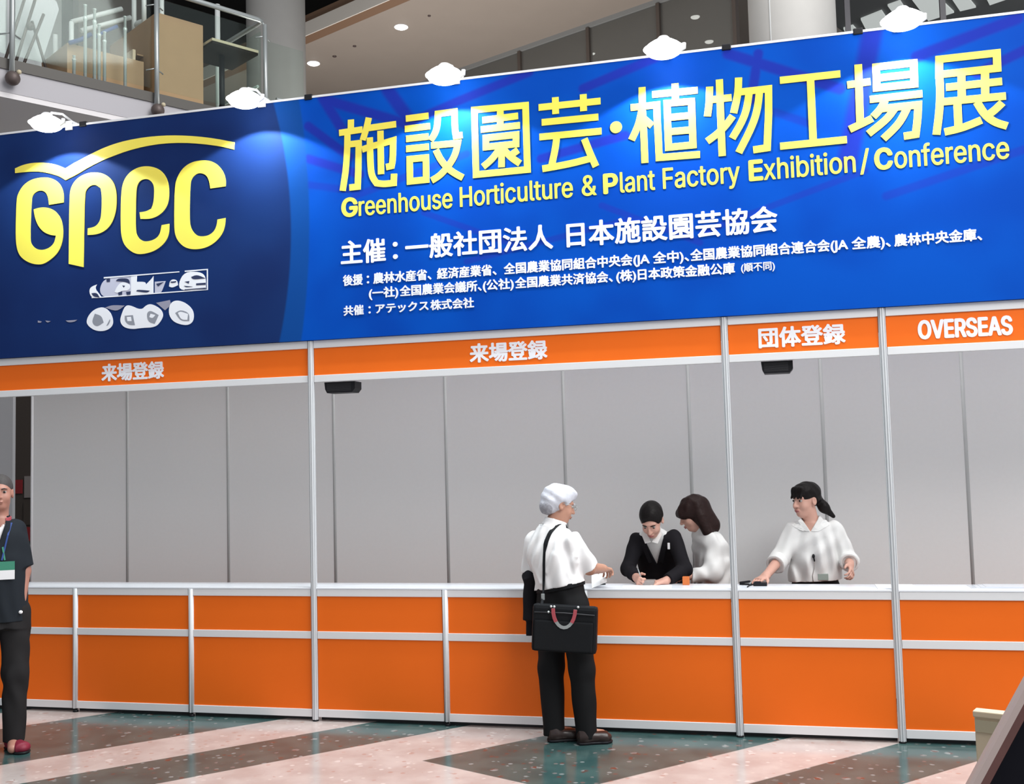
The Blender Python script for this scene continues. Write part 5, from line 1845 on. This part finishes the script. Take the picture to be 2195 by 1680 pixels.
tag(MB().box((2.335, .205, ZT), (2.425, .298, ZT + .030), .004).build('notebook', MAT['notice']), 'grey notebook on the counter between the hands of the suited person', 'notebook')
stapler(2.040, .215, .5, 'stapler', 'black stapler on the counter right of the white-haired man', 'stapler')
stapler(3.035, .235, -.3, 'stapler', 'black stapler beside the post left of the ponytailed woman', 'stapler', .9)


t = thing('card_reader', (3.125, .215, ZT), 'flat black handheld device with a cord under the hand of the ponytailed woman', 'device')
MB().box((3.085, .165, ZT), (3.175, .245, ZT + .022), .006).build('case', MAT['black'], t)
MB().box((3.095, .17, ZT + .0215), (3.135, .24, ZT + .0245), .001).build('screen', MAT['seatcloth'], t)
MB().tube([(3.086, .20, ZT + .008), (3.062, .175, ZT + .004), (3.055, .13, ZT + .004), (3.05, .09, ZT + .004)], .004, 8).build('cord', MAT['black'], t)

# ================================================================== FOREGROUND
t = thing('cardboard_box', (4.15, -2.36, 0), 'flattened beige cardboard carton with a folded rim, standing in the lower right foreground', 'box')
Mb = Matrix.Translation((4.012, -2.50, 0)) @ Matrix.Rotation(math.radians(-21), 4, 'Z')
MB().box((0, 0, 0), (.42, .055, .762), .004, M=Mb).build('carton', MAT['card_light'], t)
MB().box((-.004, -.006, .742), (.424, .060, .766), .004, M=Mb).build('folded_rim', MAT['card_light'], t)
MB().box((0.004, -.004, .685), (.42, .0, .732), .0, M=Mb).build('tape_band', MAT['wood'], t)

t = thing('wooden_chair', (4.35, -3.6, 0), 'dark varnished wooden armchair, its sloping arm crossing the lower right corner', 'chair')
# sloping arm: from low front-left to high back-right, nearest to the camera
p0, p1 = Vector((3.74, -3.62, .60)), Vector((4.10, -3.45, 1.16))
d = (p1 - p0).normalized()
q = d.cross(Vector((0, 1, 0))).normalized()
m = MB()
prof = [(-.022, -.03), (.018, -.03), (.024, -.012), (.024, .02), (-.022, .03)]
va = []
for p in (p0 - d * .25, p1 + d * .10):
    va.append([m.bm.verts.new(p + q * (-a) + Vector((0, b, 0))) for a, b in prof])
n = len(prof)
for i in range(n): m.bm.faces.new((va[0][i], va[0][(i + 1) % n], va[1][(i + 1) % n], va[1][i]))
m.bm.faces.new(va[0]); m.bm.faces.new(list(reversed(va[1])))
bmesh.ops.recalc_face_normals(m.bm, faces=m.bm.faces)
arm = m.build('armrest', MAT['varnish'], t)
m = MB()  # strip along the arm that carries the painted highlight
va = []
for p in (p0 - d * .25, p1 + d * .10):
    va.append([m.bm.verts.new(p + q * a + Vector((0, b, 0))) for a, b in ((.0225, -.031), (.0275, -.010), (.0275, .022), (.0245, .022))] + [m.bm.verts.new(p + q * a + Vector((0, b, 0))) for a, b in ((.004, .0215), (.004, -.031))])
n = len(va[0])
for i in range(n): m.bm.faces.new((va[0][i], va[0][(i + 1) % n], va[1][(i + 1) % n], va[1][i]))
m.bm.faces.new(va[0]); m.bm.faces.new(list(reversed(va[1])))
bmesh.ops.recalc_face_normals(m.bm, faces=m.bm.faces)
tag(m.build('highlight_strip', MAT['arm_highlight'], arm), 'pale painted highlight along the arm')
MB().tube([p1 + d * .05 + Vector((-.01, .0, -.01)), (4.18, -3.42, 1.26), (4.34, -3.40, 1.30)], [.028, .03, .026], 12).build('back_rail', MAT['varnish'], t)
m = MB()
m.prism([(3.745, .53), (4.10, 1.105), (4.75, 1.105), (4.75, .50), (3.745, .50)], 1, -3.44, -3.40)
m.build('side_cushion', MAT['seatcloth'], t)
MB().box((3.86, -3.95, .40), (4.75, -3.40, .50), .03).build('seat', MAT['seatcloth'], t)
for x, y in ((3.88, -3.92), (4.72, -3.92), (3.88, -3.50), (4.72, -3.50)):
    MB().tube([(x, y, 0), (x, y, .41)], [.018, .026], 10).build('leg', MAT['varnish'], t)

# ================================================================== BEHIND THE BOOTH, LEFT
tag(MB().box((-5.75, 3.5, 0), (-4.75, 3.58, 3.4)).build('wall_corridor', MAT['darkwall']), kind='structure')
tag(MB().box((-6.6, 1.98, 0), (-4.19, 2.02, 3.2)).build('partition_board', MAT['board']), 'pale partition board glimpsed behind the head of the person at the left edge', 'partition')
for (x0, x1, z0, z1, mm, lab) in ((-5.40, -5.305, 1.60, 1.76, 'red_poster', 'red notice on the dark wall beside the head of the person at the left edge'),
                                  (-5.275, -5.19, 1.55, 1.80, 'notice', 'pale grey notice on the dark wall, above the red ones'),
                                  (-5.285, -5.165, 1.05, 1.21, 'red_poster', 'red notice on the dark wall beside the shoulder of the person at the left edge'),
                                  (-5.285, -5.165, 1.235, 1.50, 'darkwall', 'brown grey notice on the dark wall between the pale and the red one')):
    tag(MB().box((x0, 3.488, z0), (x1, 3.499, z1)).build('wall_notice', MAT[mm]), lab, 'notice', 'notices on the dark wall behind the booth')

# ================================================================== UPPER GALLERY
K = Vector((-1.99, 3.147, 5.6))
U = Vector((.53, .848, 0)).normalized()
V_ = Vector((-.848, .53, 0)).normalized()


def G(a, b, h): return K - U * a + V_ * b + Vector((0, 0, h))


GM = Matrix(((-U.x, V_.x, 0, K.x), (-U.y, V_.y, 0, K.y), (0, 0, 1, K.z), (0, 0, 0, 1)))


def gbox(m, lo, hi, bev=0, mat=0):
    m.box(lo, hi, bev, mat, M=GM)
    return m


def gfix(m):
    bmesh.ops.recalc_face_normals(m.bm, faces=m.bm.faces)
    return m


g = bpy.data.objects.new('floor_gallery', None)
COL.objects.link(g)
g.location = K
tag(g, kind='structure')
gfix(gbox(MB(), (-.02, 0, -.10), (6.5, 9, 0))).build('edge_band', MAT['edge'], g)
gfix(gbox(MB(), (-.0, .015, -.31), (6.5, 9, -.10))).build('slab_fascia', MAT['fascia'], g)
gfix(gbox(MB(), (.05, .02, -.36), (6.5, 9, -.31))).build('soffit', MAT['soffit'], g)
tag(gfix(gbox(MB(), (-.1, 6.0, 0), (6.5, 6.1, 5.6))).build('wall_gallery', MAT['gallerywall']), kind='structure')
tag(gfix(gbox(MB(), (-.6, 4.2, -5.5), (.35, 4.4, 5.6))).build('wall_gallery_dark', MAT['darkwall']), kind='structure')

# glass balustrade of the gallery
t = thing('glass_balustrade', G(0, -.05, 0), 'glass balustrade with steel posts along the gallery edge, upper left', 'railing')
for a in (0.0, 1.235, 2.615, 3.9):
    p = MB().tube([G(a, -.05, -.17), G(a, -.05, 1.02)], .024, 12).build('post', MAT['steel'], t)
    MB().ball(G(a, -.07, -.20), .066).build('ball_bracket', MAT['brown_metal'], p)
    MB().ball(G(a - .045, -.10, -.14), .022).build('bolt_head', MAT['wood'], p)
    MB().tube([G(a, -.05, 1.0), G(a, .0, 1.06)], .010, 8).build('rail_bracket', MAT['chrome'], p)
    for h in (.22, .88):
        MB().tube([G(a - .09, .0, h - .01), G(a, -.035, h + .02), G(a + .09, .0, h - .01)], .007, 8).build('glass_clamp', MAT['steel'], p)
for a0, a1 in ((.03, 1.205), (1.265, 2.585), (2.645, 3.87)):
    gfix(gbox(MB(), (a0, -.006, .04), (a1, .006, .98))).build('glass_pane', MAT['glass'], t)
gfix(gbox(MB(), (-.012, .06, .04), (0, 1.9, .98))).build('glass_pane', MAT['glass'], t)
MB().tube([G(4.5, 0, 1.08), G(.06, 0, 1.08), G(.012, .012, 1.08), G(0, .06, 1.08), G(0, 2.2, 1.08)], .026, 12).build('handrail', MAT['steel'], t)
# lower glass guard beyond the corner
t = thing('stair_guard', G(-.15, 0, 0), 'glass stair guard with steel rails just beyond the gallery corner', 'railing')
gfix(gbox(MB(), (-.50, -.02, -.10), (-.02, -.008, .86))).build('glass_pane', MAT['glass'], t)
MB().tube([G(-.15, -.014, .24), G(-.62, -.014, .24)], .018, 10).build('lower_rail', MAT['steel'], t)
MB().tube([G(-.62, -.03, .24), G(-.55, .35, .24), G(-.50, .7, .20)], .016, 10).build('return_rail', MAT['chrome'], t)
MB().tube([G(-.62, -.04, -.2), G(-.62, -.04, .30)], .020, 10).build('post', MAT['white_metal'], t)
MB().tube([G(-.05, .2, .42), G(-.05, 1.05, .42)], .016, 10).build('inner_rail', MAT['chrome'], t)
MB().tube([G(-.05, .2, .30), G(-.05, 1.05, .30)], .016, 10).build('inner_rail', MAT['chrome'], t)

# cardboard boxes
t = thing('cardboard_box', G(.86, .5, 0), 'tall brown cardboard box behind the second gallery post', 'box')
gfix(gbox(MB(), (.60, .20, .0), (1.12, 1.35, .93), .004)).build('carton', MAT['card'], t)
gfix(gbox(MB(), (1.122, .5, .55), (1.19, 1.30, .565))).build('open_flap', MAT['card'], t)
t = thing('cardboard_box', G(1.62, .75, 0), 'lower reddish cardboard box left of the tall brown one in the gallery', 'box')
gfix(gbox(MB(), (1.20, .32, 0), (1.98, 1.3, .42), .004)).build('carton', MAT['card'], t)
gfix(gbox(MB(), (1.23, .45, .42), (1.26, 1.2, .58))).build('open_flap', MAT['card_light'], t)

# queue barrier poles
for a, h0, h, lab in ((1.99, 0, .225, 'shortest chrome barrier pole on the gallery, leftmost of the row'), (1.883, 0, .760, 'tall chrome barrier pole, second from the left on the gallery'), (1.792, 0, .745, 'chrome barrier pole beside the tall one on the gallery'),
                      (1.748, 0, .60, 'middle chrome barrier pole in the tight cluster on the gallery'), (1.693, 0, .54, 'rightmost pole of the tight cluster of chrome poles on the gallery'), (1.486, 0, .755, 'chrome barrier pole standing alone left of the second gallery post')):
    b0 = .12
    t = thing('barrier_pole', G(a, b0, 0), lab, 'pole', 'chrome barrier poles on the gallery')
    m = MB().lathe(tuple(G(a, b0, 0)), [(.016, 0), (.016, h * .80), (.020, h * .805), (.020, h * .84), (.016, h * .845)], 14)
    m.build('tube', MAT['chrome'], t)
    MB().lathe(tuple(G(a, b0, h * .845)), [(.013, 0), (.013, h * .14), (.017, h * .142), (.017, h * .155)], 12).build('top_sleeve', MAT['chrome'], t)

# table at the corner
t = thing('cafe_table', G(.31, .33, 0), 'square wooden table with a dark pedestal at the gallery corner', 'table')
gfix(gbox(MB(), (.03, .04, .725), (.58, .62, .755), .003)).build('tabletop', MAT['wood'], t)
gfix(gbox(MB(), (.035, .045, .700), (.575, .615, .725))).build('underside', MAT['dark_under'], t)
MB().tube([G(.33, .30, .02), G(.33, .30, .70)], .030, 14).build('pedestal', MAT['black'], t)
MB().lathe(tuple(G(.33, .30, 0)), [(.20, 0), (.20, .012), (.05, .03)], 24).build('base', MAT['black'], t)

# white folding board and easel at the far left
t = thing('leaning_board', G(2.3, .75, 0), 'large white board leaning at the top left corner of the gallery', 'board')
m = MB()
P = [(2.60, .60, .05), (2.10, .62, .05), (2.115, .62, .27), (1.925, .68, .89), (1.94, .70, .97), (2.60, .72, 1.45)]
va = [m.bm.verts.new(G(*p)) for p in P]
vb = [m.bm.verts.new(G(p[0], p[1] + .02, p[2])) for p in P]
m.bm.faces.new(va); m.bm.faces.new(list(reversed(vb)))
for i in range(6): m.bm.faces.new((va[i], va[(i + 1) % 6], vb[(i + 1) % 6], vb[i]))
gfix(m).build('panel', MAT['board'], t)
t = thing('folding_easel', G(2.3, .5, 0), 'dark folded easel in front of the white leaning board', 'easel')
for pts in ([(2.43, .45, .10), (2.22, .5, .85)], [(2.36, .45, .10), (2.14, .5, .72)], [(2.52, .45, .12), (2.26, .5, 1.05)], [(2.12, .45, .12), (2.25, .5, .62)]):
    MB().tube([G(*p) for p in pts], .014, 8).build('leg', MAT['brown_metal'], t)
MB().ball(G(2.28, .47, .55), .04).build('joint', MAT['brown_metal'], t)
t = thing('white_trestle', G(1.4, 1.5, 0), 'white tubular trestle frame behind the cardboard boxes on the gallery', 'trestle')
for pts in ([(1.60, 1.2, .55), (1.60, 1.2, 1.02)], [(1.60, 1.2, 1.02), (1.05, 1.2, 1.32)], [(1.62, 1.6, .55), (1.62, 1.6, 1.0)], [(1.50, 1.2, .95), (.95, 1.2, 1.25)]):
    MB().tube([G(*p) for p in pts], .026, 10).build('tube', MAT['white_metal'], t)
t = thing('white_stool', G(.85, 1.0, 0), 'white stool upside down on the tall brown cardboard box', 'stool')
MB().ball(G(.95, .8, 1.02), (.13, .13, .06)).build('seat', MAT['white_metal'], t)
for a, b in ((.80, .75), (1.06, .62), (1.0, 1.0)):
    MB().tube([G(a, b, .96), G(a, b, 1.40)], .026, 10).build('leg', MAT['white_metal'], t)
tag(MB().tube([G(1.62, .55, .64), G(1.52, .52, .72), G(1.40, .5, .80)], .018, 6).build('blue_strap', MAT['blue_tape']), 'blue strap over the chrome poles on the gallery', 'strap')
tag(MB().tube([G(1.98, .27, .40), G(1.88, .25, .45), G(1.78, .23, .53)], .022, 6).build('blue_strap', MAT['blue_tape']), 'blue strap bundle beside the tall chrome pole', 'strap')
t = thing('white_pipe_stand', G(-.1, 1.2, 0), 'white upright pipe behind the gallery table', 'stand')
MB().tube([G(-.107, 1.2, 0), G(-.107, 1.2, 1.70)], .030, 12).build('pipe', MAT['white_metal'], t)
MB().lathe(tuple(G(-.107, 1.2, 0)), [(.15, 0), (.15, .015), (.04, .03)], 20).build('base', MAT['white_metal'], t)

# ================================================================== COLUMNS, SOFFIT, GLASS WALL
for (x, y, lab, z1) in ((-3.242, 5.953, 'column_left', 11.3), (3.56, 3.03, 'column_right', 11.3)):
    m = MB().lathe((x, y, 0), [(.40, 0), (.40, z1)], 48)
    if x > 0: m.tube([(x - .2, y - .3475, 0), (x - .2, y - .3475, z1)], .006, 6, mat=1)
    tag(m.build(lab, [MAT['column_shaded' if x < 0 else 'column'], MAT['seam']]), kind='structure')

D = Vector((.903, -.43, 0)).normalized()
N_ = Vector((.43, .903, 0)).normalized()


def Q(s, n, z): return D * s + N_ * n + Vector((0, 0, z))


def slab(m, s0, s1, n0, n1, z0, z1, mat=0):
    vs = [m.bm.verts.new(Q(s, n, z)) for z in (z0, z1) for s, n in ((s0, n0), (s1, n0), (s1, n1), (s0, n1))]
    for q in ((0, 1, 2, 3), (7, 6, 5, 4), (0, 4, 5, 1), (1, 5, 6, 2), (2, 6, 7, 3), (3, 7, 4, 0)):
        f = m.bm.faces.new([vs[k] for k in q]); f.material_index = mat
    return m


S1 = -1.1
cg = bpy.data.objects.new('ceiling_upper_floor', None)
COL.objects.link(cg)
cg.location = Q(-4, 8, 9)
tag(cg, kind='structure')
gfix(slab(MB(), -14, S1, 6.38, 15, 9.0, 9.35)).build('soffit', MAT['soffit_up'], cg)
gfix(slab(MB(), -14, S1, 6.15, 6.38, 9.0, 9.35)).build('edge_strip', MAT['brownstrip'], cg)
gfix(slab(MB(), -14, S1, 6.13, 6.15, 8.99, 9.22)).build('fascia', MAT['fascia2'], cg)
wg = bpy.data.objects.new('window_gallery', None)
COL.objects.link(wg)
wg.location = Q(-3, 9.03, 4)
tag(wg, kind='structure')
gfix(slab(MB(), -9, S1, 9.02, 9.04, 3.0, 9.0)).build('glass', MAT['glass_dark'], wg)
gfix(slab(MB(), -9, S1, 8.98, 9.06, 8.93, 9.0)).build('head_rail', MAT['greywall'], wg)
for s in (-5.22, -3.76, -2.41, -1.1):
    gfix(slab(MB(), s - .03, s + .03, 8.97, 9.07, 3.0, 8.93)).build('mullion', MAT['darkwall'], wg)
tag(gfix(slab(MB(), -12, S1, 14.8, 15, 3, 9)).build('wall_inner', MAT['greywall']), kind='structure')


def downlight(x, y, z, r, lab, grp='round downlights in the taupe ceiling'):
    t = thing('downlight', (x, y, z), lab, 'lamp', grp)
    MB().lathe((x, y, z - .012), [(r * 1.12, 0), (r * 1.12, .012)], 24).build('trim_ring', MAT['alu_white'], t)
    MB().ball((x, y, z - .010), (r, r, .03), n=20).build('diffuser', MAT['downlight'], t)


downlight(-2.48, 8.91, 9.0, .105, 'glowing round downlight high in the middle of the taupe ceiling')
downlight(-4.505, 9.907, 9.0, .105, 'glowing round downlight right beside the left column')
downlight(2.204 - .0, 9.994, 9.0, .075, 'glowing downlight behind the glass, above the fourth floodlight')
downlight(2.353, 11.107, 9.0, .075, 'dimmer downlight behind the glass, just left of the right column')
downlight(.346, 10.998, 9.0, .03, 'tiny spot of light behind the glass mullion')
for x, y, rr, lab in ((-4.021, 9.724, .035, 'small dark sensor in the taupe ceiling right of the left column'), (-1.903, 8.638, .025, 'small grey sensor in the taupe ceiling near its upper edge'), (-3.512, 9.411, .03, 'faint sensor in the taupe ceiling between the two downlights')):
    tag(MB().lathe((x, y, 8.985), [(rr, 0), (rr, .015)], 16).build('ceiling_sensor', MAT['brown_metal']), lab, 'sensor', 'sensors in the taupe ceiling')

# daylight louvres and slim posts at the upper right
tag(gfix(MB().box((1, 12, 11.02), (14, 18.8, 11.2))).build('ceiling_skylight', MAT['greywall']), kind='structure')
for k, (poly, lab) in enumerate((([(5.26, 15.95), (5.655, 15.64), (5.90, 16.42), (5.45, 16.72)], 'pale ceiling panel of light left of the rightmost floodlight'),
                    ([(5.75, 15.40), (5.98, 15.25), (6.16, 15.80), (5.95, 15.98)], 'small pale ceiling panel above the rightmost floodlight'),
                    ([(6.15, 15.10), (6.76, 15.40), (7.136, 16.185), (6.665, 16.47)], 'largest pale ceiling panel right of the rightmost floodlight'),
                    ([(6.95, 15.35), (7.30, 15.50), (7.54, 16.05), (7.25, 16.15)], 'pale ceiling panel left of the far right slim post'),
                    ([(7.55, 15.30), (7.95, 15.40), (8.12, 15.80), (7.80, 16.02)], 'small pale ceiling panel at the top right edge'),
                    ([(4.93, 16.35), (5.12, 16.25), (5.30, 16.75), (5.06, 16.90)], 'narrow pale ceiling panel beside the slim post right of the column'))):
    m = MB()
    m.prism(poly, 2, 10.975, 11.015)
    tag(gfix(m).build('light_panel', MAT['skypanel']), lab, 'light panel', 'daylight panels in the upper right ceiling')
for k, (u, lab) in enumerate(((4.71, 'trim_1'), (6.27, 'trim_2'))):
    tag(MB().box((u - .045, 11.95, 0), (u + .045, 12.05, 11.02)).build(lab, MAT['fascia']), kind='structure')
